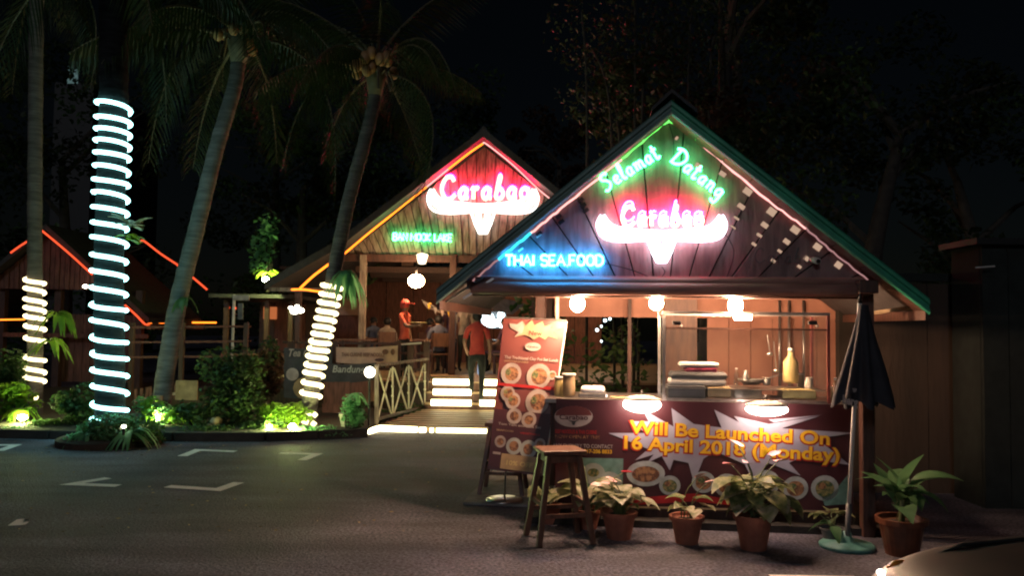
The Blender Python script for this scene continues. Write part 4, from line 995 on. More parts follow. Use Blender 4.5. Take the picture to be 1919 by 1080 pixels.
rline(rest, [(905, 269), (912, 270), (960, 308), (1006, 352), (1040, 380)], e_rpink, .014)
rline(rest, [(618, 494), (598, 509), (583, 521), (562, 541)], e_orange, .024); rline(rest, [(546, 543), (570, 543), (600, 547), (632, 548)], e_orange, .022)
# eave fascia, posts, interior
z_e = rm(600, 548)[1]
MB().box(lx2 - .2, lx_ + .3, RD - .75, RD - .70, z_e - .02, z_e + .06).build('eave_board', m_plank2, rest)
FZ = .62
for px, top, m in ((682, 478, m_plank2), (560, 548, m_darkwood), (850, 478, m_darkwood), (1000, 478, m_darkwood)):
    x, z = rm(px, top); MB().box(x - .07, x + .07, RD - .1, RD + .04, FZ, z).build('post', m, rest, bev=.01)
# back wall, side wall
bx0 = at(520, 600, 24.5).x; bx1 = at(1120, 600, 24.5).x
k = 0; x = bx0
while x < bx1: MB().box(x + .01, x + .79, 24.5, 24.56, FZ, 3.4).build('wall_panel', m_redplank, rest); x += .8
for px, py, w_, h_ in ((763, 487, .35, .35), (652, 575, .7, .5)):
    p = at(px, py, 24.3); MB().box(p.x - w_ / 2, p.x + w_ / 2, 24.40, 24.44, p.z - h_ / 2, p.z + h_ / 2).build('notice_board', m_cream, rest)
p = at(655, 585, 24.3)
# ceiling beams visible under the gable
for dy in (1.5, 3.5, 5.5): MB().box(lx_, rx_, RD + dy, RD + dy + .1, lz_ - .3, lz_ - .16).build('beam', m_darkwood, rest)
# second neon sign on the far gable
def nrm(px, py): return rm(px, py, -.12)
t = empty('buffalo_neon_sign', rp(905, 400), 0, 'larger white neon buffalo horns on the far red-lit gable', 'neon sign', 'buffalo horn neon signs')
horns(t, RMx, lambda a, b: nrm(905 + a * .86, 388 + b * .95), RD - .12, 2.3, e_horn2)
t = empty('neon_sign', rp(905, 370), 0, 'cream and red neon script name on the far gable behind', 'neon sign', 'red scripted name signs')
x0, z0 = nrm(828, 378); x1, z1 = nrm(992, 378)
neon(t, RMx, 'Carabao', S_, (x0, z0 + .03), R(1), .50, .046, e_cream2, RD - .2, width=x1 - x0)
neon(t, RMx, 'Carabao', S_, (x0, z0 + .1), R(1), .5, .022, e_redneon2, RD - .06, width=x1 - x0, part='red_tube')
t = empty('neon_sign', rp(790, 442), 0, 'green neon capitals low on the far grey plank gable', 'neon sign', 'green capital neon signs')
x0, z0 = nrm(737, 450); x1, z1 = nrm(846, 450)
neon(t, RMx, 'BAN MOOK LAKE', dict(G), (x0, z0), R(-.6), .15, .020, e_green, RD - .12, width=x1 - x0)
# lamps in the hall
def hlamp(px, py, D, r, label, m, cone=False, group='lamps hanging in the restaurant hall'):
    p = at(px, py, D); t = empty('hanging_lamp', p, 0, label, 'lamp', group)
    if cone:
        MB().lathe([(r * .3, -r * .9), (r * .6, -r * .8), (r, r * .6), (r * .9, r * .7), (.03, r * .9)], p, 16).build('shade', m, t, smooth=True)
    else: MB().ball(p, r, r, r * .85, 14).build('bulb', m, t, smooth=True)
    MB().tube([p + Vector((0, 0, r)), p + Vector((0, 0, r + .06))], .025, 8).build('socket', m_grey, t)
    MB().tube([p + Vector((0, 0, r + .06)), p + Vector((0, 0, r + .5))], .006, 6).build('cord', m_black, t)
e_cone = emit('cone_shade', (1, .78, .5), 2.6)
e_hall = emit('hall_bulb', (1, .6, .3), 90)
hlamp(791, 485, 17.6, .13, 'small glowing cone lamp hanging under the far gable', e_cone, True)
hlamp(780, 527, 17.2, .17, 'bright oval bulb hanging below the cone lamp', e_hall)
hlamp(900, 520, 21.5, .12, 'warm bulb deep inside the hall behind the kiosk eave', e_hall)
hlamp(1120, 540, 22.5, .12, 'warm bulb deep inside the hall seen through the kiosk', e_hall)
# raised floor, steps, ramp
fl = MB().box(at(500, 600, 16).x, 8.5, 16.0, 25, 0, FZ - .04).build('raised_floor', m_darkwood, kind='structure')
for k in range(30): MB().box(at(500, 600, 16).x + .0, 8.5, 16.0 + k * .3 + .004, 16.0 + (k + 1) * .3 - .004, FZ - .038, FZ).build('floor_board', m_deck, kind='structure')
sx0 = at(798, 740, 15.2).x; sx1 = at(1010, 740, 15.2).x
steps = empty('lit_steps', ((sx0 + sx1) / 2, 15.4, 0), 0, 'wooden entrance steps edged with three glowing yellow-white tubes', 'steps')
for k, (y, z) in enumerate(((15.1, .26), (15.4, .44), (15.7, .62))):
    MB().box(sx0, sx1, y, y + .295, z - .16, z - .02).build('riser', m_darkwood, steps); MB().box(sx0 - .02, sx1 + .02, y - .02, y + .29, z - .019, z + .004).build('tread', m_deck, steps)
def ltube(parent, pa, pb, r, m, name='light_tube', sag=0):
    MB().tube([pa, pb], r, 8).build(name, m, parent, smooth=True)
for D, rows in ((15.03, (735 + 22, 'a')), (15.33, (737, 'b')), (15.63, (718, 'c'))):
    y = rows[0]
    for (a, b) in ((804 if y > 750 else 808, 887), (895, 942), (946, 990)):
        ltube(steps, at(a + 4, y - 2 + (a - 804) * .01, D), at(b - 4, y - 2 + (b - 804) * .012, D), .055, e_step)
# ramp boards from kerb to steps
r0 = gnd(690, 812); r1 = gnd(1010, 815)
ramp = empty('entrance_ramp', ((r0.x + r1.x) / 2, 14.2, 0), 0, 'low boarded walkway leading from the car park up to the lit steps', 'walkway')
for k in range(9):
    y0 = 13.15 + k * .215; z0_ = .05 + .012 * k; xa = at(700 + k * 11, 800, y0).x
    MB().box(xa, 1.5, y0 + .006, y0 + .209, z0_ - .05 if k else 0, z0_ + .01).build('deck_plank', m_deck, ramp)
ft = empty('floor_light', (gnd(800, 806).x, 13.05, 0), 0, 'glowing tube strip along the front edge of the walkway', 'light strip')
for (a, b) in (((712, 803), (782, 806)), ((786, 807), (798, 807)), ((806, 808), (812, 808)), ((818, 808), (912, 810)), ((920, 809), (932, 810))):
    ltube(ft, at(*a, 13.05), at(*b, 13.05), .045, e_step)
MB().tube([at(712, 803, 13.05), at(698, 807, 12.9), at(688, 814, 12.75)], .045, 8).build('light_tube', e_step, ft, smooth=True)
# bridge railing with crossed rods
rl = empty('bridge_railing', at(705, 690, 13.3), 0, 'dark bridge railing filled with pale crossed rods left of the walkway', 'railing')
def rr(u, v):  # u along 0..1 from near post to far end; v height 0..1
    x = 706 + (800 - 706) * u; D = 13.3 + 2.2 * u; yb = 800 - 28 * u; ytop = 686 - 8 * u
    return at(x, yb + (ytop - yb) * v, D)
MB().bar(rr(0, -.0), rr(0, 1), .06, .06).build('post', m_plank2, rl); MB().bar(rr(1, 0), rr(1, 1), .06, .06).build('post', m_darkwood, rl)
MB().bar(rr(0, 1), rr(1, 1.05), .07, .04).build('handrail', m_plank2, rl); MB().bar(rr(0, .12), rr(1, .12), .05, .04).build('bottom_rail', m_darkwood, rl)
for k in range(3):
    u0 = .03 + k * .32; u1 = u0 + .26
    MB().bar(rr(u0, .93), rr(u1, .14), .022, .022).build('crossed_rod', m_slot, rl); MB().bar(rr(u0, .14) + Vector((0, -.03, 0)), rr(u1, .93) + Vector((0, -.03, 0)), .022, .022).build('crossed_rod', m_slot, rl)
    MB().bar(rr(u1 + .03, .12), rr(u1 + .03, .96), .025, .025).build('baluster', m_slot, rl)
    for v in (.45, .62, .8): MB().ball(rr(u1 + .03, v) - Vector((0, .03, 0)), .026, n=8).build('bulb_bead', m_slot, rl)
# string of round lamp at left end of railing
p = at(693, 698, 13.0); t = empty('globe_lamp', p, 0, 'round white globe lamp at the left end of the bridge railing', 'lamp')
e_globe = emit('globe', (1, .93, .72), 9); MB().ball(p, .085, n=16).build('globe', e_globe, t, smooth=True); MB().tube([p - Vector((0, 0, .085)), p - Vector((0, 0, .9))], .018, 8).build('post', m_black, t)
# deck railing further back with rope rails
dr = empty('deck_railing', at(760, 660, 15.9), 0, 'dark timber deck railing with two thin rails behind the crossed rods', 'railing')
for px in (548, 628, 745, 770, 800):
    a = at(px, 640, 15.9); b = at(px, 715, 15.9); MB().box(a.x - .06, a.x + .06, 15.85, 15.97, .3, a.z).build('post', m_darkwood, dr)
for z_ in (642, 660, 690): MB().bar(at(530, z_, 15.9), at(800, z_ + 3, 15.9), .03, .045).build('rail', m_darkwood, dr)
MB().bar(at(752, 646, 15.8), at(790, 643, 15.8), .03, .03).build('rail', m_white, dr)
# banners on the deck railing
def banner(pts, D, m, label, cat='banner', name='deck_banner', text=None, tm=None, extra=()):
    t = empty(name, at(*pts[0], D), 0, label, cat)
    mb = MB(); (a, b, c, d) = [at(*p, D) for p in pts]; n = 10; vs = []
    for j in range(5):
        for i in range(n + 1):
            u, v = i / n, j / 4; p = a.lerp(b, u).lerp(d.lerp(c, u), v); p.z -= .05 * math.sin(u * math.pi) * (.4 + .3 * v); p.y += .02 * math.sin(u * 9); vs.append(p)
    mb.add(vs + [v + Vector((0, .01, 0)) for v in vs], [(j * (n + 1) + i, j * (n + 1) + i + 1, (j + 1) * (n + 1) + i + 1, (j + 1) * (n + 1) + i) for j in range(4) for i in range(n)])
    mb.build('sheet', m, t, smooth=True)
    for (body, px, py, h, wd, mm, sh) in (text or ()):
        vsx, fsx = textmesh(body, 1, .02, shear=sh); xm = max(v.x for v in vsx); o = at(px, py, D - .06); k = D / F
        MB().add([o + Vector((v.x / xm * wd * k, 0, v.y / .72 * h * k)) for v in vsx], fsx).build('lettering', mm, t)
    for nm, px, py, rx, ry, mm in extra:
        MB().add([at(px + rx * math.cos(2 * math.pi * k / 14), py + ry * math.sin(2 * math.pi * k / 14), D - .05) for k in range(14)], [tuple(range(14))]).build(nm, mm, t)
    return t
banner([(630, 651), (745, 648), (745, 678), (630, 680)], 15.4, m_cream, 'long cream banner with two small crests tied to the deck railing', text=[('THAI CUISINE BEEF NOODLE', 640, 668, 7, 80, m_redplank, 0)], extra=(('crest_print', 722, 660, 6, 5, m_redplank), ('crest_print', 736, 660, 4, 6, m_redplank), ('panel_print', 711, 675, 9, 3, m_maroon)))
banner([(532, 652), (622, 652), (622, 742), (532, 746)], 15.3, m_dkban, 'dark banner with grey script letters behind the light-wrapped leaning palm', text=[('Tea Corner', 538, 668, 14, 80, m_whp, .3)], extra=(('cup_print', 575, 728, 26, 22, m_tan), ('cup_print', 548, 702, 12, 12, m_whp)))
banner([(608, 682), (706, 680), (706, 712), (608, 716)], 15.0, m_dkban, 'grey banner with faded words hung under the cream banner', text=[('Bandung', 622, 698, 13, 62, m_grey and m_platep, .2)])
banner([(606, 716), (704, 712), (704, 752), (606, 756)], 15.0, m_redplank, 'plum coloured cloth hung below the grey banner')
banner([(604, 756), (666, 754), (664, 790), (604, 794)], 14.8, m_orshirt if False else m_redplank, 'faded red cloth at the foot of the deck near the leaning palm')
# canvas awnings, bunting and screen light in the background
def awning(pts, D, label):
    P = [at(*p, D + q) for p, q in pts]; P2 = [v + Vector((0, .02, .015)) for v in P]; n = len(P)
    MB().add(P + P2, [tuple(range(n)), tuple(range(n, 2 * n))[::-1]] + [(i, (i + 1) % n, (i + 1) % n + n, i + n) for i in range(n)]).build('canvas_awning', m_canvas, label=label, cat='awning', group='canvas sails by the entrance')
awning([((820, 572), 0), ((842, 560), .5), ((868, 558), 1), ((905, 584), .3), ((850, 577), 0)], 19.2, 'pale pointed canvas sail left of the bright screen')
awning([((898, 560), 0), ((950, 562), .5), ((985, 570), .8), ((960, 590), .1), ((930, 584), 0), ((905, 570), 0)], 19.0, 'tan canvas awning over the bright screen')
awning([((792, 566), 0), ((815, 575), .2), ((835, 590), .2), ((800, 578), 0)], 18.8, 'small pale canvas corner beside the string of bunting')
t = empty('screen_frame', at(920, 598, 20.5), 0, 'glaring blue-white screen glowing beyond the entrance steps', 'screen')
for (px, py, rx, rz) in ((914, 598, 12, 14), (922, 606, 16, 8), (939, 592, 7, 9), (940, 607, 7, 8), (905, 590, 6, 7)):
    p = at(px, py, 20.5); k = 20.5 / F; MB().ball(p, rx * k, .05, rz * k, 14).build('glow_panel', e_tv, t, smooth=True)
p0 = at(896, 584, 20.6); p1 = at(948, 616, 20.6); MB().box(p0.x, p1.x, 20.62, 20.7, p1.z, p0.z).build('casing', m_grey, t)
for (px, py, r), lb in zip(((846, 581, 4), (845, 589, 3.4), (1133, 590, 4.5), (1134, 601, 3), (1143, 598, 2.4), (1119, 619, 3), (1127, 612, 2), (1016, 571, 3), (1017, 587, 3), (1127, 640, 2), (1133, 583, 6)), ('upper of two bluish lamps hanging left of the bright screen', 'lower of two bluish lamps hanging left of the bright screen', 'medium bluish lamp in the upper middle of the cluster behind the counter', 'bluish lamp at the centre of the cluster behind the counter', 'bluish lamp at the right edge of the cluster behind the counter', 'bluish lamp at the lower left of the cluster behind the counter', 'tiny bluish lamp just right of the lower left one behind the counter', 'upper small bluish lamp above the top of the menu banner', 'lower small bluish lamp above the top of the menu banner', 'lowest and dimmest bluish lamp far behind the counter', 'largest topmost bluish lamp of the cluster behind the counter')):
    p = at(px, py, 20.0); k = 20 / F
    MB().ball(p, r * k, n=8).build('distant_lamp', e_tv, label=lb, cat='lamp', group='tiny bluish lamps beyond the kiosk', smooth=True)
p = at(901, 690, 18.2); MB().lathe([(.06, 0), (.075, .05), (.07, .35), (.03, .5), (.03, .58)], (p.x, p.y, FZ), 14).build('reflection_shape', emit('reflection_glow', (.5, .65, .9), .5), label='pale blue bottle-shaped light reflection on the floor past the steps', cat='bottle', smooth=True)  # a reflection of light shaped as a glowing bottle, no real bottle
# bunting line
bl = empty('bunting', at(830, 580, 18.5), 0, 'sagging string of small flags and lamps left of the screen', 'bunting')
pts = [at(790, 562, 18.5), at(820, 578, 18.5), at(850, 585, 18.5), at(880, 582, 18.5)]
MB().tube(smoothpts(pts, 5), .012, 6).build('string', m_rope, bl)
for i, (px, py) in enumerate(((800, 568), (812, 576), (825, 581), (838, 584), (858, 585), (870, 584))):
    p = at(px, py, 18.5); MB().add([p, p + Vector((.1, 0, 0)), p + Vector((.05, .01, -.16))], [(0, 1, 2)]).build('flag', [m_yel, m_whp, m_canvas][i % 3], bl)

# ------------------------------------------------------------------ PEOPLE
def person(c, face, label, shirt, trous, pose='stand', hair=True, hat=None, seed=0, h=1.66, lean=0.0, reach=None):
    """one continuous skinned body; joints in local metres, facing local -Y"""
    s = h / 1.7
    t = empty('person', c, face, label, 'person', None)
    J = {}; E = []; 
    sit = pose == 'sit'; hz = .5 if sit else .92
    V = []; Rr = []
    def j(name, x, y, z, r): J[name] = len(V); V.append(Vector((x * s, y * s, z * s))); Rr.append(r * s)
    def e(a, b, lab): E.append((J[a], J[b], lab))
    j('pel', 0, 0, hz, .135); j('waist', 0, -.01, hz + .16, .12); j('chest', 0, -.01, hz + .36, .145); j('neckb', 0, .0, hz + .53, .07); j('neck', 0, -.01, hz + .59, .052); j('head', 0, -.02, hz + .69, .088); j('crown', 0, -.01, hz + .78, .07)
    e('pel', 'waist', 's'); e('waist', 'chest', 's'); e('chest', 'neckb', 's'); e('neckb', 'neck', 'k'); e('neck', 'head', 'k'); e('head', 'crown', 'k')
    for q, sx in (('l', -1), ('r', 1)):
        j(q + 'sh', sx * .175, 0, hz + .48, .062); e('chest', q + 'sh', 's') if False else e('neckb', q + 'sh', 's')
        if reach and sx == reach: el = (sx * .25, -.18, hz + .26); wr = (sx * .22, -.40, hz + .28)
        elif sit: el = (sx * .24, -.08, hz + .22); wr = (sx * .14, -.30, hz + .18)
        elif pose == 'walk' and sx > 0: el = (sx * .24, -.04, hz + .22); wr = (sx * .2, -.22, hz + .06)
        else: el = (sx * .24, .02, hz + .2); wr = (sx * .25, -.05, hz - .06)
        j(q + 'el', *el, .042); j(q + 'wr', *wr, .028); e(q + 'sh', q + 'el', 's'); e(q + 'el', q + 'wr', 'k')
        d = (Vector(wr) - Vector(el)).normalized()
        side = Vector((sx, 0, 0)) if abs(d.x) < .8 else Vector((0, 1, 0)); side = (side - d * side.dot(d)).normalized(); nn = d.cross(side)
        pm = Vector(wr) + d * .06; j(q + 'pm', *pm, .03); e(q + 'wr', q + 'pm', 'k')
        for f, (off, ln) in enumerate(((-.03, .07), (-.01, .082), (.012, .078), (.032, .06))):
            b1 = pm + d * (ln * .55) + nn * off + side * 0; b2 = pm + d * ln + nn * off * 1.1 - side * .02
            j(f'{q}f{f}', *b1, .010); j(f'{q}g{f}', *b2, .008); e(q + 'pm', f'{q}f{f}', 'k'); e(f'{q}f{f}', f'{q}g{f}', 'k')
        th = Vector(wr) + d * .05 - side * .045 + nn * -.02; j(q + 'th', *th, .011); e(q + 'wr', q + 'th', 'k')
        if sit: kn = (sx * .11, -.42, hz); an = (sx * .11, -.42, .09)
        elif pose == 'walk': kn = (sx * .10, -.10 if sx > 0 else -.02, hz * .53 + (.06 if sx > 0 else 0)); an = (sx * .09, (-.05 if sx > 0 else .08), .09 + (.14 if sx > 0 else 0))
        else: kn = (sx * .1, -.03, hz * .53); an = (sx * .11, .02, .09)
        j(q + 'hp', sx * .09, 0, hz - .05, .095); j(q + 'kn', *kn, .06); j(q + 'an', *an, .04); j(q + 'toe', an[0], an[1] - .16, an[2] - .055, .034)
        e('pel', q + 'hp', 't'); e(q + 'hp', q + 'kn', 't'); e(q + 'kn', q + 'an', 't'); e(q + 'an', q + 'toe', 'f')
    me = bpy.data.meshes.new('b'); me.from_pydata(V, [(a, b) for a, b, _ in E], []); ob = bpy.data.objects.new('b', me); COL.objects.link(ob)
    sk = ob.modifiers.new('s', 'SKIN'); 
    for i, sv in enumerate(me.skin_vertices[0].data): sv.radius = (Rr[i], Rr[i] * (.72 if i in (J['chest'], J['waist'], J['pel']) else 1)); sv.use_root = (i == 0)
    ob.modifiers.new('u', 'SUBSURF').levels = 1
    me2 = bpy.data.meshes.new_from_object(ob.evaluated_get(bpy.context.evaluated_depsgraph_get())); bpy.data.objects.remove(ob)
    mats = {'s': 0, 'k': 1, 't': 2, 'f': 3}
    for m in (shirt, m_skin, trous, m_black): me2.materials.append(m)
    for p in me2.polygons:
        c_ = p.center; best = 9; lab = 's'
        for a, b, l in E:
            A, B = V[a], V[b]; ab = B - A; u = max(0, min(1, (c_ - A).dot(ab) / max(ab.length_squared, 1e-9))); d_ = (c_ - A - ab * u).length - Rr[a] * .5
            if l == 's' and a in (J['lsh'], J['rsh']) and u > .75: l = 'k'
            if d_ < best: best, lab = d_, l
        if lab == 't' and c_.z > (hz - .02) * s: lab = 's'
        p.material_index = mats[lab]; p.use_smooth = True
    me2.name = 'body'; b = linkmesh('body', me2, t); WM[b] = WM[t]
    hc = V[J['head']]; L = WM[t]
    if hair:
        mb = MB(L); mb.ball(hc + Vector((0, .018, .03)) , .098 * s, .10 * s, .105 * s, 12); mb.build('hair', hat or m_hair, t, smooth=True)
    if hat:
        mb = MB(L); mb.lathe([(.102, 0), (.10, .03), (.07, .085), (.02, .10)], hc + Vector((0, .01, .05)), 14); mb.prism([(-.08, hc.z + .055), (.08, hc.z + .055), (.08, hc.z + .067), (-.08, hc.z + .067)], hc.y - .18, hc.y - .07); mb.build('cap', hat, t, smooth=False)
    mb = MB(L)
    mb.ball(hc + Vector((0, -.088, -.01)), .012, .016, .018, 8); mb.build('nose', m_skin, t, smooth=True)
    for sx in (-1, 1): MB(L).ball(hc + Vector((sx * .032, -.078, .018)), .009, .006, .006, 8).build('eye', m_hair, t); MB(L).ball(hc + Vector((sx * .09, .005, .0)), .010, .018, .026, 8).build('ear', m_skin, t, smooth=True)
    MB(L).ball(hc + Vector((0, -.078, -.045)), .022, .006, .006, 8).build('mouth', m_redplank, t)
    return t
p = at(757, 640, 17.2)
w1 = person((p.x, 17.2, .50), R(70), 'waiter in an orange-red shirt and red cap holding a tray by the railing', m_orshirt, m_trous, 'stand', hat=m_redshirt, reach=-1, h=1.66)
q = at(783, 606, 17.05); MB().lathe([(.17, 0), (.2, .015), (.19, .02), (.15, .008)], q, 20).build('serving_tray', m_yellowp, label='small round tray of food held by the waiter in the cap', cat='tray', smooth=True)
p = at(893, 700, 15.25)
person((p.x, 15.28, .264), R(183), 'person in a red shirt and dark trousers walking up the lit steps', m_redshirt, m_trous, 'walk', h=1.66)
crowd = [(870, 19.3, 20, m_shirtA, 'stand', 'person in a beige shirt standing left of the bright screen'),
         (845, 19.8, 160, m_shirtB, 'stand', 'person in a plum shirt standing under the bunting'),
         (822, 18.3, 200, m_shirtC, 'sit', 'person in a blue-grey shirt seated nearest the deck railing'),
         (806, 19.6, 120, m_shirtB, 'sit', 'person in dark clothes seated behind the blue-grey one'),
         (946, 18.6, 250, m_shirtB, 'sit', 'person in a plum shirt seated below the bright screen'),
         (966, 19.6, 100, m_redshirt, 'sit', 'person in a dull red shirt seated right of the bright screen'),
         (726, 19.5, 190, m_shirtA, 'sit', 'person in a pale shirt seated at a table left of the waiter'),
         (700, 20.5, 30, m_shirtC, 'sit', 'person in a grey shirt seated left of the pale-shirted diner')]
def table(px, D, label):
    x = at(px, 600, D).x; t = empty('dining_table', (x, D, FZ), 0, label, 'table', 'dining tables on the deck')
    MB().box(x - .4, x + .4, D - .4, D + .4, FZ + .71, FZ + .75).build('table_top', m_stoolw, t)
    for sx in (-1, 1):
        for sy in (-1, 1): MB().box(x + sx * .35 - .025, x + sx * .35 + .025, D + sy * .35 - .025, D + sy * .35 + .025, FZ, FZ + .71).build('leg', m_darkwood, t)
def chair(x, D, rz, label):
    t = empty('dining_chair', (x, D, FZ), rz, label, 'chair', 'dining chairs on the deck'); L = WM[t]
    MB(L).box(-.2, .2, -.2, .2, .42, .45).build('seat', m_stoolw, t)
    MB(L).box(-.2, .2, .17, .2, .6, .9).build('backrest', m_stoolw, t)
    for sx in (-1, 1):
        for sy in (-1, 1): MB(L).box(sx * .17 - .02, sx * .17 + .02, sy * .17 - .02, sy * .17 + .02, 0, .419 if sy < 0 else .599).build('leg', m_darkwood, t) if sy < 0 else MB(L).box(sx * .21 - .02 * sx - .015, sx * .21 - .02 * sx + .015, .201, .225, 0, .9).build('leg', m_darkwood, t)
for i, (px, D, fz, sh, ps, lb) in enumerate(crowd):
    x = at(px, 600, D).x; person((x, D, FZ + (-.0)), R(fz), lb, sh, m_trous, ps, seed=i, h=1.6 + .03 * (i % 3))
    if ps == 'sit': chair(x, D, R(fz), lb.replace('person in', 'wooden chair under the person in').split(' seated')[0] + ' on the deck')
for px, D, lb in ((812, 19.0, 'wooden dining table between the diners by the deck railing'), (956, 19.2, 'wooden dining table below the bright screen'), (712, 20.0, 'wooden dining table left of the waiter'), (668, 18.2, 'empty wooden table behind the cream banner')):
    table(px, D, lb)

# ------------------------------------------------------------------ HUTS on the left
hA = at(80, 432, 19.5); eR = at(275, 608, 19.5); hB = at(262, 452, 23.0)
hut = empty('thatched_hut', (hA.x, 20.5, 0), 0, 'brown plank hut with red-orange rope light along its steep gable behind the left palms', 'hut')
sl_ = (hA.z - eR.z) / (eR.x - hA.x); L_ = hA.x - (eR.x - hA.x)
yb = 23.0
for s in (-1, 1):
    xe = hA.x + s * (eR.x - hA.x)
    MB().prism([(hA.x, hA.z + .03), (xe, eR.z + .03), (xe, eR.z + .15), (hA.x, hA.z + .17)], 19.6, yb).build('roof', m_rooftile, hut)
    MB().box(xe - .05, xe + .05, 19.62, yb, eR.z - .12, eR.z + .02).build('eave_board', m_redplank, hut)
zw = at(170, 543, 19.9).z; xw0 = at(-30, 543, 19.9).x; xw1 = at(176, 543, 19.9).x
gabH = [(2 * hA.x - (hA.x + (hA.z - zw) / sl_), zw), (hA.x + (hA.z - zw) / sl_ - .05, zw), (hA.x, hA.z - .02)]
for i, p in enumerate(fan(gabH, (hA.x, -30), [math.atan2((gabH[0][0] + (gabH[1][0] - gabH[0][0]) * k / 26) - hA.x, zw + 30) for k in range(27)], .02)):
    MB().prism(p, 19.9 + (.02 if i % 2 else 0), 19.94).build('gable_board', m_redplank, hut)
MB().prism(gabH, 19.95, 19.97).build('gable_backing', m_gableslot, hut)
x0 = at(110, 620, 20.4).x; x1 = at(262, 620, 20.4).x
for k in range(10): MB().box(x0 + (x1 - x0) * k / 10 + .006, x0 + (x1 - x0) * (k + 1) / 10 - .006, 20.4, 20.44, .2, at(180, 590, 20.4).z).build('wall_board', m_redplank, hut)
for px in (5, 110, 262): x = at(px, 620, 20.2).x; MB().box(x - .08, x + .08, 20.1, 20.26, 0, zw).build('post', m_darkwood, hut)
p = at(262, 615, 20.2); MB().bar((p.x - 3.2, 20.0, p.z - .2), (p.x + .3, 20.0, p.z - .2), .06, .1).build('rail', m_redplank, hut)
def hr(pts, D, m, r=.022, root=hut, dD=0):
    P = [at(x, y, D + dD * i / max(1, len(pts) - 1)) for i, (x, y) in enumerate(pts)]
    MB().tube(smoothpts(P, 4), r, 6).build('rope_light', m, root, smooth=True)
hr([(78, 432), (100, 450), (135, 480), (173, 515)], 19.5, e_redor); hr([(20, 474), (35, 463), (52, 452)], 19.5, e_redor, .02)
hr([(234, 572), (254, 590), (272, 608), (280, 607)], 19.5, e_redor); hr([(276, 609), (290, 603), (310, 607), (345, 605), (405, 605)], 19.5, e_orange, .022, dD=3.4)
hr([(-20, 600), (46, 599)], 19.5, e_orange, .018)
hr([(262, 453), (270, 452), (300, 475), (332, 496)], 23.05, e_redor, .026); hr([(332, 497), (355, 515), (388, 543)], 23.05, e_redor, .026)
p = at(160, 537, 19.6); t = empty('wall_lamp', p, 0, 'small white lamp glowing under the gable of the red-roped hut', 'lamp'); MB().ball(p, .06, .06, .045, 12).build('bulb', e_globe, t, smooth=True); MB().box(p.x - .03, p.x + .03, p.y + .06, p.y + .3, p.z, p.z + .03).build('bracket', m_grey, t)
# long low deck building behind the bed
lb = empty('deck_pavilion', (at(400, 700, 19).x, 19, 0), 0, 'low dark open dining pavilion behind the round bush', 'pavilion')
xa, xb = at(418, 600, 18.8).x, at(545, 600, 18.8).x
k = 0; x = xa
while x < xb: MB().box(x + .006, x + .394, 21.5, 21.55, .3, 2.3).build('wall_board', m_redplank if k % 3 else m_darkwood, lb); x += .4; k += 1
for px in (424, 500, 545): x = at(px, 600, 18.8).x; MB().box(x - .05, x + .05, 18.75, 18.85, 0, 2.2).build('post', m_darkwood, lb)
for z_, dz in ((.95, .05), (.65, .04)): MB().box(xa, xb, 18.72, 18.75, z_, z_ + dz).build('rail', m_redplank, lb)
MB().box(xa, xb, 18.8, 21.6, .2, .3).build('floor', m_darkwood, lb)
MB().prism([(xa - .2, 2.25), (xb + .2, 2.25), (xb + .2, 2.33), (xa - .2, 2.33)], 18.4, 21.8).build('roof', m_rooftile, lb)
for (px, py, w_, h_, m) in ((655, 403 + 180, .4, .35, e_amber),): pass
p = at(505, 587, 21.4); MB().box(p.x - .17, p.x + .17, 21.44, 21.48, p.z - .16, p.z + .16).build('lit_window', e_amber, lb)
for px, py in ((428, 577), (440, 578)): p = at(px, py, 21.4); MB().ball(p, .045, n=8).build('lamp', e_redor, lb)
# signpost
p = at(452, 558, 17.0); t = empty('sign_post', (p.x - .1, 17, 0), 0, 'thin pole with a small pale name board before the dark pavilion', 'sign')
MB().box(p.x - .17, p.x + .17, 16.97, 17.0, p.z - .06, p.z + .05).build('board', m_whp, t, bev=.01); MB().tube([(p.x - .17, 17.02, 0), (p.x - .15, 17.02, p.z + .06)], .03, 8).build('pole', m_white, t)
MB().box(p.x - .05, p.x + .05, 16.96, 17.0, p.z - .45, p.z - .12).build('plaque', m_grey, t)
# low board fence and fallen sign seen between trunks
ff = empty('picket_fence', (at(320, 730, 15.5).x, 15.5, 0), 0, 'broken line of reddish pickets and a tan panel behind the planting bed', 'fence')
for k in range(9):
    a = at(256 + k * 9, 742 - k * 1.5, 15.5); MB().bar(a - Vector((0, 0, .18)), a + Vector((.02 * (k % 3 - 1), 0, .12)), .05, .02).build('picket', m_redplank, ff)
MB().bar(at(252, 752, 15.45), at(330, 738, 15.45), .03, .05).build('rail', m_canvas, ff); 
a = at(352, 730, 15.4); MB().box(a.x - .22, a.x + .18, 15.38, 15.42, a.z - .2, a.z + .16).build('panel', m_tan, ff)
a = at(275, 660, 15.9)
for z_ in (612, 640, 668): MB().bar(at(240, z_ + 2, 16.2), at(470, z_, 16.4), .025, .04).build('rail', m_redplank, ff)
for px in (246, 340, 460): a = at(px, 605, 16.2); MB().box(a.x - .04, a.x + .04, 16.22, 16.3, 0, a.z).build('post', m_darkwood, ff)
# pale lit window high on the left
p = at(96, 115, 40); t = empty('far_tower', (p.x, 42, 0), 0, 'dark tower block far left with one faint teal window', 'building')
MB().box(p.x - .9, p.x + 1.1, 42, 50, 0, 14).build('wall', m_black, t); MB().box(p.x - .25, p.x + .28, 41.95, 41.99, p.z - .5, p.z + .5).build('window', e_sparse, t)

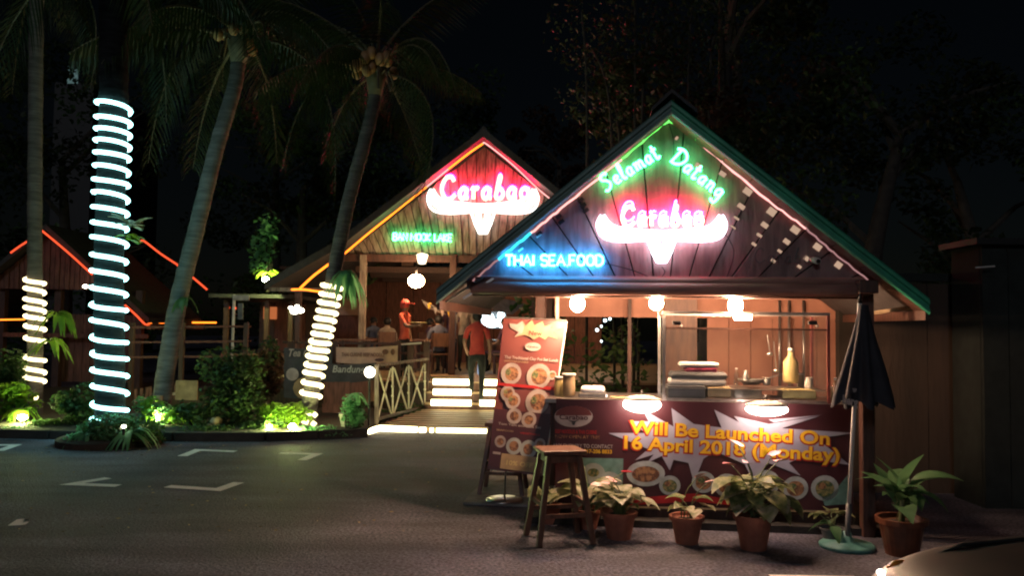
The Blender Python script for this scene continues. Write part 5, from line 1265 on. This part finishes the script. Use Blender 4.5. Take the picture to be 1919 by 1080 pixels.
# ------------------------------------------------------------------ PALMS
def frond(name, L=3.0, droop=1.0, n=30, seed=0, lw=.035):
    rnd = random.Random(seed); mb = MB(); pts = []
    for k in range(11):
        t = k / 10; pts.append(Vector((0, L * (t - .18 * droop * t * t), L * (.42 * t - .62 * droop * t * t))))
    mb.tube(pts, [.035 * (1 - .85 * k / 10) for k in range(11)], 5, m=m_stalk)
    def P(t): 
        i = min(9, int(t * 10)); return pts[i].lerp(pts[i + 1], t * 10 - i)
    for i in range(n):
        t = .16 + .84 * i / n; b = P(min(t, .999)); d = (P(min(t + .02, 1) if t < .97 else 1.0 - 1e-6) - P(t - .03)).normalized()
        ll = L * .27 * math.sin(math.pi * (.12 + .8 * t)) ** .7
        for s in (-1, 1):
            v = Vector((s * 1.0, 0, 0)) * .75 + d * .5 + Vector((0, 0, -.55 - rnd.random() * .5)); v.normalize()
            q = b + v * ll * .55 * (1 + rnd.uniform(-.1, .1)); e_ = q + (v + Vector((0, 0, -.8))).normalized() * ll * .5
            wv = d * lw
            mb.add([b - wv * .5, b + wv * .5, q + wv * .6, q - wv * .6, e_], [(0, 1, 2, 3), (3, 2, 4)], m_frond)
    me = bpy.data.meshes.new(name); me.from_pydata([tuple(v) for v in mb.v], [], mb.f)
    for m in mb.mats: me.materials.append(m)
    me.polygons.foreach_set('material_index', mb.mi); me.update(); return me
FR = [frond('frond', 3.1, 1.0, 34, 1), frond('frond', 3.0, 1.3, 34, 2), frond('frond', 2.8, .7, 30, 3), frond('frond', 3.0, 1.6, 34, 4)]
def palm(path, r0, r1, label, crown=True, seed=0, nf=17, coco=8, scale=1.0):
    """path: list of world points base to top"""
    rnd = random.Random(seed); b = path[0]
    t = empty('coconut_palm', (b.x, b.y, 0), 0, label, 'palm tree', 'coconut palms in the planting bed')
    P = smoothpts(path, 10); n = len(P)
    rr_ = [(r0 + (r1 - r0) * (i / (n - 1)) ** .6) * (1 + .05 * (i % 3 == 0)) * (1.25 if i == 0 else 1) for i in range(n)]
    mb = MB(); mb.tube(P, rr_, 14); tr = mb.build('trunk', m_trunk, t, smooth=True)
    # ring scars
    L = 0; mb = MB()
    for i in range(1, n - 1):
        for q in (0, .5):
            c = P[i].lerp(P[i + 1], q); d = (P[i + 1] - P[i]).normalized() * .012
            if rnd.random() < .75: mb.tube([c - d * .5, c + d * .5], (r0 + (r1 - r0) * (i / (n - 1)) ** .6) * 1.02, 14, cap=False)
    mb.build('ring_scars', m_scar, t, kind='stuff')
    if crown:
        top = P[-1]; dirn = (P[-1] - P[-4]).normalized()
        MB().tube([top - dirn * .25, top + dirn * .15, top + dirn * .5], [r1 * 1.1, r1 * 1.9, r1 * .7], 12).build('crown_shaft', m_stalk, t, smooth=True)
        for i in range(nf):
            az = i * 2.399 + rnd.uniform(-.2, .2); el = R(62) - i / nf * R(80) + rnd.uniform(-.1, .1)
            M = WM[t].inverted() @ (Matrix.Translation(top + dirn * (.35 - .25 * i / nf)) @ Matrix.Rotation(az, 4, 'Z') @ Matrix.Rotation(el - .25, 4, 'X') @ Matrix.Rotation(rnd.uniform(-.3, .3), 4, 'Y') @ Matrix.Scale(scale * rnd.uniform(.85, 1.1), 4))
            linkmesh('frond', FR[i % 4] if i > 4 else FR[2], t, M)
        for i in range(coco):
            az = rnd.uniform(3.3, 6.1) if i % 3 else rnd.uniform(0, 6.28); rad = rnd.uniform(.2, .42)
            c = top + Vector((math.cos(az) * rad, math.sin(az) * rad, rnd.uniform(.0, .34)))
            MB().ball(c, .085, .085, .11, 10).build('coconut', m_coco, t, smooth=True)
        for i in range(3):
            a = rnd.uniform(3.4, 6.0); MB().tube([top, top + Vector((math.cos(a) * .25, math.sin(a) * .25, .12)), top + Vector((math.cos(a) * .38, math.sin(a) * .38, -.25))], .018, 5).build('fruit_stalk', m_stalk, t)
    return t, P
def wrap(P, f0, f1, r, turns, m, label, tr=.02, wob=.3, seed=0, gaps=()):
    rnd = random.Random(seed); t = empty('wrapped_rope_light', P[0], 0, label, 'rope light', 'rope lights wound round trunks')
    n = len(P); 
    def pos(f): x = f * (n - 1); i = min(n - 2, int(x)); return P[i].lerp(P[i + 1], x - i)
    steps = 18
    ph = 0
    for k in range(int(turns)):
        pts = []; o = rnd.uniform(-wob, wob); tl = rnd.uniform(-.4, .4)
        for s in range(steps + 1):
            a = -math.pi * .99 + 2 * math.pi * .99 * s / steps
            f = f0 + (f1 - f0) * (k + .5 + o * .3 - (s / steps - .5) * .8) / turns
            f += (f1 - f0) / turns * .25 * tl * math.cos(a)
            c = pos(max(0, min(1, f))); pts.append(c + Vector((math.cos(a - math.pi / 2) * r * (1 + rnd.uniform(-.015, .015)), math.sin(a - math.pi / 2) * r, 0)))
        if k not in gaps: MB().tube(pts, tr, 6).build('coil', m, t, smooth=True)
    return t
# 1: big trunk with white coils
b = at(205, 812, 11.6); b.z = 0
P1pts = [b, at(206, 700, 11.6), at(204, 560, 11.6), at(206, 420, 11.6), at(210, 300, 11.6), at(213, 195, 11.6), at(213, 60, 11.6), at(214, -60, 11.6)]
m_trunkd = mat('dark_palm_trunk', (0.036, 0.04, 0.042), 0.95, col2=(0.016, 0.018, 0.019), scale=3, stretch=(1, 1, 6), bump=0.7, bscale=9, spec=0.05)
t1, P1 = palm(P1pts, .20, .19, 'thick upright palm trunk wound with bright white rope light', seed=4, nf=14, coco=4)
[c.data.materials.__setitem__(0, m_trunkd) for c in t1.children if c.name.startswith(('trunk', 'ring'))]
n1 = len(P1) - 1
def frac(P, py_list, D):
    """path fraction whose height matches a pixel row"""
    z = at(200, py_list, D).z; best = min(range(len(P)), key=lambda i: abs(P[i].z - z)); 
    i = max(0, min(len(P) - 2, best if P[best].z <= z else best - 1)); q = (z - P[i].z) / max(1e-6, P[i + 1].z - P[i].z); return (i + max(0, min(1, q))) / (len(P) - 1)
wrap(P1, frac(P1, 805, 11.6), frac(P1, 186, 11.6), .226, 22, e_white, 'bright white rope light coiled from base to top round the thickest trunk', .029, wob=.12, seed=2)
# 2: left palm with warm coils
b = at(66, 770, 14.2); b.z = 0
t2, P2 = palm([b, at(66, 640, 14.2), at(65, 480, 14.2), at(66, 250, 14.2), at(68, 60, 14.2), at(70, -40, 14.2)], .125, .11, 'slim upright palm at the far left with warm coils on its lower trunk', seed=9, coco=6)
wrap(P2, frac(P2, 722, 14.2), frac(P2, 516, 14.2), .15, 11, e_warm, 'warm yellow rope light coiled round the far left palm', .034, wob=.6, seed=5, gaps=(3,))
MB().ball(at(66, 745, 14.0), .05, n=8).build('floor_spot', e_warm, label='small warm floor spot at the foot of the far left palm', cat='lamp', smooth=True)
# 3: leaning unlit palm
b = at(298, 792, 13.2); b.z = 0
t3, P3 = palm([b, at(310, 700, 13.2), at(335, 560, 13.2), at(368, 430, 13.2), at(405, 280, 13.2), at(440, 160, 13.2), at(448, 90, 13.2)], .155, .11, 'unlit grey palm leaning right between the white and the warm coiled trunks', seed=13, coco=7)
MB().tube([at(296, 742, 13.0), at(294, 790, 13.0)], .07, 10).build('lit_stump', m_tan, label='short pale stump glowing at the foot of the leaning unlit palm', cat='stump')
# 4: leaning palm with warm coils
b = at(575, 790, 13.0); b.z = 0
t4, P4 = palm([b, at(590, 690, 13.0), at(612, 590, 13.0), at(632, 480, 13.0), at(655, 370, 13.0), at(682, 270, 13.0), at(700, 195, 13.0), at(704, 150, 13.0)], .13, .095, 'palm leaning right before the restaurant with warm coils and coconuts in its crown', seed=21, coco=11, scale=.82)
wrap(P4, frac(P4, 745, 13.0), frac(P4, 524, 13.0), .150, 14, e_warm, 'warm yellow rope light coiled round the palm leaning before the restaurant', .035, wob=.12, seed=6)
for (px, py, rx), lb in zip(((577, 778, 10), (590, 778, 6), (570, 790, 14), (588, 795, 7)), ('longer upper loose glowing coil end at the leaning palm foot', 'short upper right glowing coil end at the leaning palm foot', 'longest lower glowing coil end at the leaning palm foot', 'short lower right glowing coil end at the leaning palm foot')):
    p = at(px, py, 12.85); MB().tube([p - Vector((rx * .004, 0, -.02)), p + Vector((rx * .004, 0, -.02))], .035, 8).build('coil_end', e_warm, label=lb, cat='rope light', group='loose glowing coil ends', smooth=True)

# ------------------------------------------------------------------ bushes and leafy clumps
def cloud(mb, c, rad, n, size, rnd, m=None, hang=0.0, shell=.35):
    for _ in range(n):
        while True:
            v = Vector((rnd.uniform(-1, 1), rnd.uniform(-1, 1), rnd.uniform(-1, 1)))
            if shell < v.length < 1: break
        p = c + Vector((v.x * rad[0], v.y * rad[1], v.z * rad[2])); s = size * rnd.uniform(.6, 1.3)
        e1 = Euler((rnd.uniform(-.9, .9), rnd.uniform(-.9, .9), rnd.uniform(0, 6.28))).to_matrix()
        a = e1 @ Vector((s, 0, -hang * s)); q = e1 @ Vector((0, s * .32, s * .08)); q2 = e1 @ Vector((0, -s * .32, s * .08))
        mb.add([p - a * .5, p + q, p + a * .5, p + q2], [(0, 1, 2), (0, 2, 3)], m)
def bush(px, py, D, rpx, hpx, n, size, m, label, seed=1, clumps=7, cat='bush', name='bush', group=None, m2=None, stemsn=5, z0=0.1):
    rnd = random.Random(seed); c = at(px, py, D); k = D / F; rx, rz = rpx * k, hpx * k / 2
    c = Vector((c.x, D, c.z)); t = empty(name, (c.x, D, z0), 0, label, cat, group)
    mb = MB()
    for i in range(clumps):
        a = rnd.uniform(0, 6.28); q = rnd.uniform(.0, .7)
        cc = c + Vector((math.cos(a) * rx * q, math.sin(a) * rx * .6 * q, rnd.uniform(-.55, .6) * rz)); f = rnd.uniform(.35, .6)
        cloud(mb, cc, (rx * f, rx * f * .8, rz * f * 1.1), n // clumps, size, rnd, m2 if (m2 and rnd.random() < .35) else m)
    mb.build('foliage', m, t, kind='stuff')
    for i in range(stemsn):
        a = rnd.uniform(0, 6.28); MB().tube([(c.x + .05 * math.cos(a), D + .05 * math.sin(a), z0), (c.x + rx * .3 * math.cos(a), D + rx * .3 * math.sin(a), c.z)], .012, 5).build('stem', m_bark, t)
    return t
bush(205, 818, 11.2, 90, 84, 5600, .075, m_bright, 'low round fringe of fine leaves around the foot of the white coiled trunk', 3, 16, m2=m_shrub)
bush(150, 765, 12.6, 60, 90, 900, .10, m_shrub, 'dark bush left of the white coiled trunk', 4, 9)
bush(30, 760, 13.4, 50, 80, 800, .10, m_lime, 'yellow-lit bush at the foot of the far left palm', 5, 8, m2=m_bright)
bush(15, 700, 14.0, 40, 110, 700, .10, m_shrub, 'dark tall bush at the left edge of the bed', 6, 8)
bush(445, 728, 13.0, 86, 160, 4200, .085, m_shrub, 'large round dark green bush between the leaning palms', 7, 16, m2=m_tree)
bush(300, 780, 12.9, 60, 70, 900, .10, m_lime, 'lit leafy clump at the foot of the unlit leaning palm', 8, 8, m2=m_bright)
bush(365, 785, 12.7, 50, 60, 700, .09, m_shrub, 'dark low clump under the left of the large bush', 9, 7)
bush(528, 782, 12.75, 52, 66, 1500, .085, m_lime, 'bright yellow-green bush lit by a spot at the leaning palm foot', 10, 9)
bush(505, 690, 13.6, 35, 110, 800, .11, m_tree, 'brownish bush right of the large round bush', 12, 7, m2=m_redleaf)
bush(655, 770, 12.6, 32, 70, 900, .075, m_shrub, 'potted green shrub left of the bridge railing', 13, 8, m2=m_bright)
bush(760, 775, 15.0, 45, 40, 400, .07, m_shrub, 'small plant behind the crossed rods of the bridge', 14, 6)
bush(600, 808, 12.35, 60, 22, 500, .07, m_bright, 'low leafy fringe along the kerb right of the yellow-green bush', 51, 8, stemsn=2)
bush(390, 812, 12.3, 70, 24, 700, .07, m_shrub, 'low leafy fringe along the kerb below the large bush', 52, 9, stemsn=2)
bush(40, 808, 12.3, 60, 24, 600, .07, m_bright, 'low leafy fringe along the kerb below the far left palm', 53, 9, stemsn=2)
bush(480, 800, 12.5, 60, 30, 500, .07, m_shrub, 'low dark ground plants along the kerb under the large bush', 15, 8, stemsn=2)
bush(95, 800, 12.6, 60, 30, 500, .07, m_shrub, 'low dark ground plants along the kerb at the left', 16, 8, stemsn=2)
pass
def fern(px, py, D, n, L, label, seed, m=m_lime, cat='fern', down=.9, z=None, name='fern', w=.05):
    rnd = random.Random(seed); c = at(px, py, D)
    t = empty(name, c, 0, label, cat)
    for i in range(n):
        az = rnd.uniform(0, 6.28); l = L * rnd.uniform(.6, 1.1); mb = MB(); up = rnd.uniform(.1, .9)
        pts = [c + Vector((math.cos(az) * l * .8 * q, math.sin(az) * l * .8 * q, l * (up * q - down * (1 + up) * q * q))) for q in (0, .25, .5, .75, 1)]
        sd = Vector((-math.sin(az), math.cos(az), 0)) * w
        vs = []
        for k, p in enumerate(pts): f = (.3, 1, .9, .6, .05)[k]; vs += [p - sd * f, p + Vector((0, 0, .01)), p + sd * f]
        fs = []
        for k in range(4): a = k * 3; fs += [(a, a + 1, a + 4, a + 3), (a + 1, a + 2, a + 5, a + 4)]
        mb.add(vs, fs); mb.build('leaf', m, t, smooth=True)
    return t
fern(246, 425, 11.15, 18, .34, 'pale leafy shoot growing from the middle of the white coiled trunk', 31, m_cal, cat='plant', name='epiphyte', down=.25, w=.055); fern(246, 450, 11.15, 10, .26, 'green broad-leaved shoot just below the pale one on the white coiled trunk', 32, m_lime, cat='plant', name='epiphyte', down=.4, w=.07)
fern(648, 512, 12.9, 26, .45, 'hanging fern on the leaning palm just above its warm coils', 3, m_frond and m_bright, down=1.1)
fern(110, 590, 13.8, 14, .6, 'arching yellow-green palm fronds right of the far left palm', 4, m_lime, down=.8)
fern(95, 640, 13.7, 10, .5, 'lower arching fronds beside the far left palm', 5, m_lime, down=.8)
fern(345, 560, 13.0, 10, .28, 'small dark tuft growing on the unlit leaning palm', 6, m_shrub)
fern(560, 762, 12.9, 18, .35, 'spiky yellow-green clump at the foot of the warm coiled leaning palm', 7, m_lime, down=.5)
fern(502, 512, 18.0, 14, .45, 'spot-lit lime plant glowing above the dark pavilion roof', 8, m_lime, down=.5)
fern(40, 770, 13.0, 16, .4, 'broad lit leaves at the foot of the far left palm', 9, m_lime, down=.7, w=.07)
fern(330, 775, 12.7, 12, .35, 'bright lit leaves right of the short pale stump', 10, m_lime, down=.7, w=.06)
fern(245, 812, 11.0, 34, .5, 'feathery leaves right of the white trunk base', 11, m_bright, down=.8, w=.03)
fern(165, 814, 11.0, 34, .5, 'feathery leaves left of the white trunk base', 12, m_bright, down=.8, w=.03)
fern(665, 742, 12.4, 14, .3, 'thin-leaved plant rising from the shrub by the railing', 13, m_bright, down=.7, w=.025)
# pot of that shrub and pale pot at railing
for px, D, lb, m in ((655, 12.9, 'low pale pot under the shrub left of the railing', m_conc),): c = at(px, 812, D); MB().lathe([(.13, 0), (.17, .2), (.18, .2), (.15, .19)], (c.x, D, .1), 18).build('flower_pot', m, label=lb, cat='pot')
# rock and pale things
for i, (px, py, D, r, lb) in enumerate(((405, 790, 12.6, .09, 'small pale rock lit yellow under the large bush'), (420, 772, 12.9, .07, 'round tan rock higher under the large bush'), (392, 800, 12.5, .05, 'tiny pale rock by the kerb under the large bush'))):
    p = at(px, py, D); mb = MB(); rnd = random.Random(i); mb.ball((0, 0, 0), r, r, r * .8, 10); mb.v = [v * (1 + rnd.uniform(-.12, .12)) + p for v in mb.v]; mb.build('rock', m_tan, label=lb, cat='rock', smooth=True)
# garden spots: real lamps with shades, shining up on the plants
def spot(px, py, D, r, label, m=e_spotg):
    p = at(px, py, D); t = empty('garden_spot', p, 0, label, 'lamp', 'garden spot lamps'); MB().ball(p, r, r, r * .7, 12).build('lamp_face', m, t, smooth=True)
    MB().tube([p - Vector((0, 0, r * .7)), p - Vector((0, 0, r + .08))], .02, 8).build('spike', m_black, t)
bush(505, 455, 18.6, 42, 130, 260, .16, m_bright, 'speckled lit foliage rising over the lime plant above the pavilion roof', 40, 7, z0=2.4)
spot(232, 800, 10.85, .03, 'tiny lamp hidden in the leafy fringe of the white coiled trunk', e_globe)
spot(42, 783, 12.7, .06, 'garden spot glowing yellow under the far left palm'); spot(75, 798, 12.7, .03, 'tiny garden spot right of the far left palm foot')
spot(296, 783, 12.75, .03, 'tiny garden spot at the short pale stump'); spot(548, 800, 12.2, .055, 'garden spot glowing in the yellow-green bush')
spot(505, 800, 12.4, .035, 'small garden spot low at the left of the yellow-green bush'); spot(498, 524, 17.8, .07, 'spot lamp lighting the lime plant above the pavilion roof')
p = at(552, 582, 17.0); t = empty('flood_light', p, 0, 'cluster of white glowing bulbs left of the coiled leaning palm', 'lamp')
for dx, dz, r in ((-.08, .05, .05), (.0, -.02, .09), (.12, .0, .08), (.05, .08, .05)): MB().ball(p + Vector((dx, 0, dz)), r, .04, r * .7, 10).build('bulb', e_globe, t, smooth=True)  # glowing balls make up the white light, no leaves here
MB().tube([p, p - Vector((0, 0, 1.3))], .02, 6).build('pole', m_black, t)

# ------------------------------------------------------------------ background trees
def tree(x, y, h, r, label, seed, n=2600, size=.22, m=m_tree, m2=None, zc=None, bamboo=False, squash=1.0):
    rnd = random.Random(seed); t = empty('tree', (x, y, 0), 0, label, 'tree', 'trees behind the restaurant')
    P = smoothpts([Vector((x, y, 0)), Vector((x + rnd.uniform(-.3, .3), y, h * .4)), Vector((x + rnd.uniform(-.5, .5), y, h * .8))], 5)
    MB().tube(P, [.28 - .2 * i / (len(P) - 1) for i in range(len(P))], 9).build('trunk', m_bark, t, smooth=True)
    for i in range(6):
        a = rnd.uniform(0, 6.28); s = P[rnd.randint(4, len(P) - 1)]; e_ = s + Vector((math.cos(a) * r * .7, math.sin(a) * r * .5, r * rnd.uniform(.2, .7)))
        MB().tube([s, s.lerp(e_, .5) + Vector((0, 0, .2)), e_], [.08, .05, .02], 6).build('limb', m_bark, t)
    mb = MB(); K_ = 26
    for i in range(K_):
        a = rnd.uniform(0, 6.28); q = rnd.uniform(0, 1) ** .5; cz = h * .78 + rnd.uniform(-1, 1) * r * squash
        c = Vector((x + math.cos(a) * r * q, y + math.sin(a) * r * .7 * q, cz)); f = rnd.uniform(.18, .38) * r
        cloud(mb, c, (f, f, f * .7), n // K_, size, rnd, m2 if (m2 and rnd.random() < .3) else m, hang=.3)
    mb.build('crown', m, t, kind='stuff')
TR = [(-13, 24, 8, 3.4, 'dark broad tree behind the far left palm', m_tree), (-8.6, 31, 10.5, 3.6, 'dark tree behind the gap between the white trunk and the leaning palm', m_tree),
      (-5.6, 23, 6.8, 2.4, 'spot-lit leafy tree above the dark pavilion', m_tree), (-3.2, 30, 9.0, 3.0, 'dark tree just left of the far red gable', m_tree),
      (1.6, 30, 9.6, 2.0, 'rust-leaved tree between the two gables', m_redleaf), (3.4, 14, 8.3, 2.3, 'tall drooping tree right behind the kiosk peak', m_tree),
      (6.6, 15, 6.6, 2.6, 'faint dark tree over the right slope of the kiosk roof', m_tree), (9.6, 17, 6.0, 2.4, 'near-black tree behind the dark shed at the right', m_tree), (5.2, 19, 11.0, 3.2, 'highest dark tree crown over the kiosk at the top of the picture', m_tree)]
for i, (x, y, h, r, lb, m) in enumerate(TR): tree(x, y, h, r, lb, 30 + i, m=m, n=5200 if y < 20 else 4200, size=.15 if y < 20 else .2, m2=m_redleaf if i in (4, 5, 8) else m_shrub, squash=1.1)
# bamboo stalks behind the kiosk peak
bmb = empty('bamboo_clump', (1.6, 12.5, 0), 0, 'thin grey bamboo stalks rising behind the kiosk peak', 'bamboo')
for i, (a, b_) in enumerate((((1100, 200), (1090, 20)), ((1145, 230), (1110, 90)), ((1190, 180), (1190, 0)), ((1205, 170), (1230, 10)), ((1160, 250), (1125, 190)), ((1330, 160), (1345, 60)), ((1290, 140), (1300, 0)))):
    p = at(*a, 12.5 + i * .1); q = at(*b_, 12.5 + i * .1); d = (p - q); p0 = p + d * ((p.z - 0) / -(d.z)) if d.z else p
    MB().tube(smoothpts([Vector((p.x + (p.x - q.x) * .3, p.y, 0)), p, q], 6), [.025] * 6 + [.02] * 6 + [.012], 6).build('stalk', m_bark, bmb, smooth=True)
mb = MB(); rnd = random.Random(77)
for px, py in ((1100, 60), (1150, 110), (1200, 60), (1230, 20), (1120, 180), (1340, 90), (1290, 30)): cloud(mb, at(px, py, 12.8), (.7, .5, .7), 300, .075, rnd, hang=.6)
mb.build('leaves', m_tree, bmb, kind='stuff')
# dark hedge mass low behind the huts and the kiosk
for i, (x, y, rx, h, lb) in enumerate(((-16, 30, 4, 3.2, 'dark hedge mass behind the left hut'), (-7.5, 29, 4, 3.4, 'dark hedge mass behind the pavilion'), (8.2, 10.2, 1.6, 1.2, 'dark undergrowth behind the brown wall'), (1.3, 10.7, 1.05, 2.2, 'dark leafy plants seen through the open left of the kiosk'))):
    rnd = random.Random(i); t = empty('hedge', (x, y, 0), 0, lb, 'hedge'); mb = MB()
    for k in range(10): cloud(mb, Vector((x + rnd.uniform(-1, 1) * rx, y + rnd.uniform(-.5, .5), h * rnd.uniform(.2, .8))), (rx * .4, .6, h * .35), 130, .11 if y < 15 else .24, rnd)
    mb.build('foliage', m_shrub, t, kind='stuff')
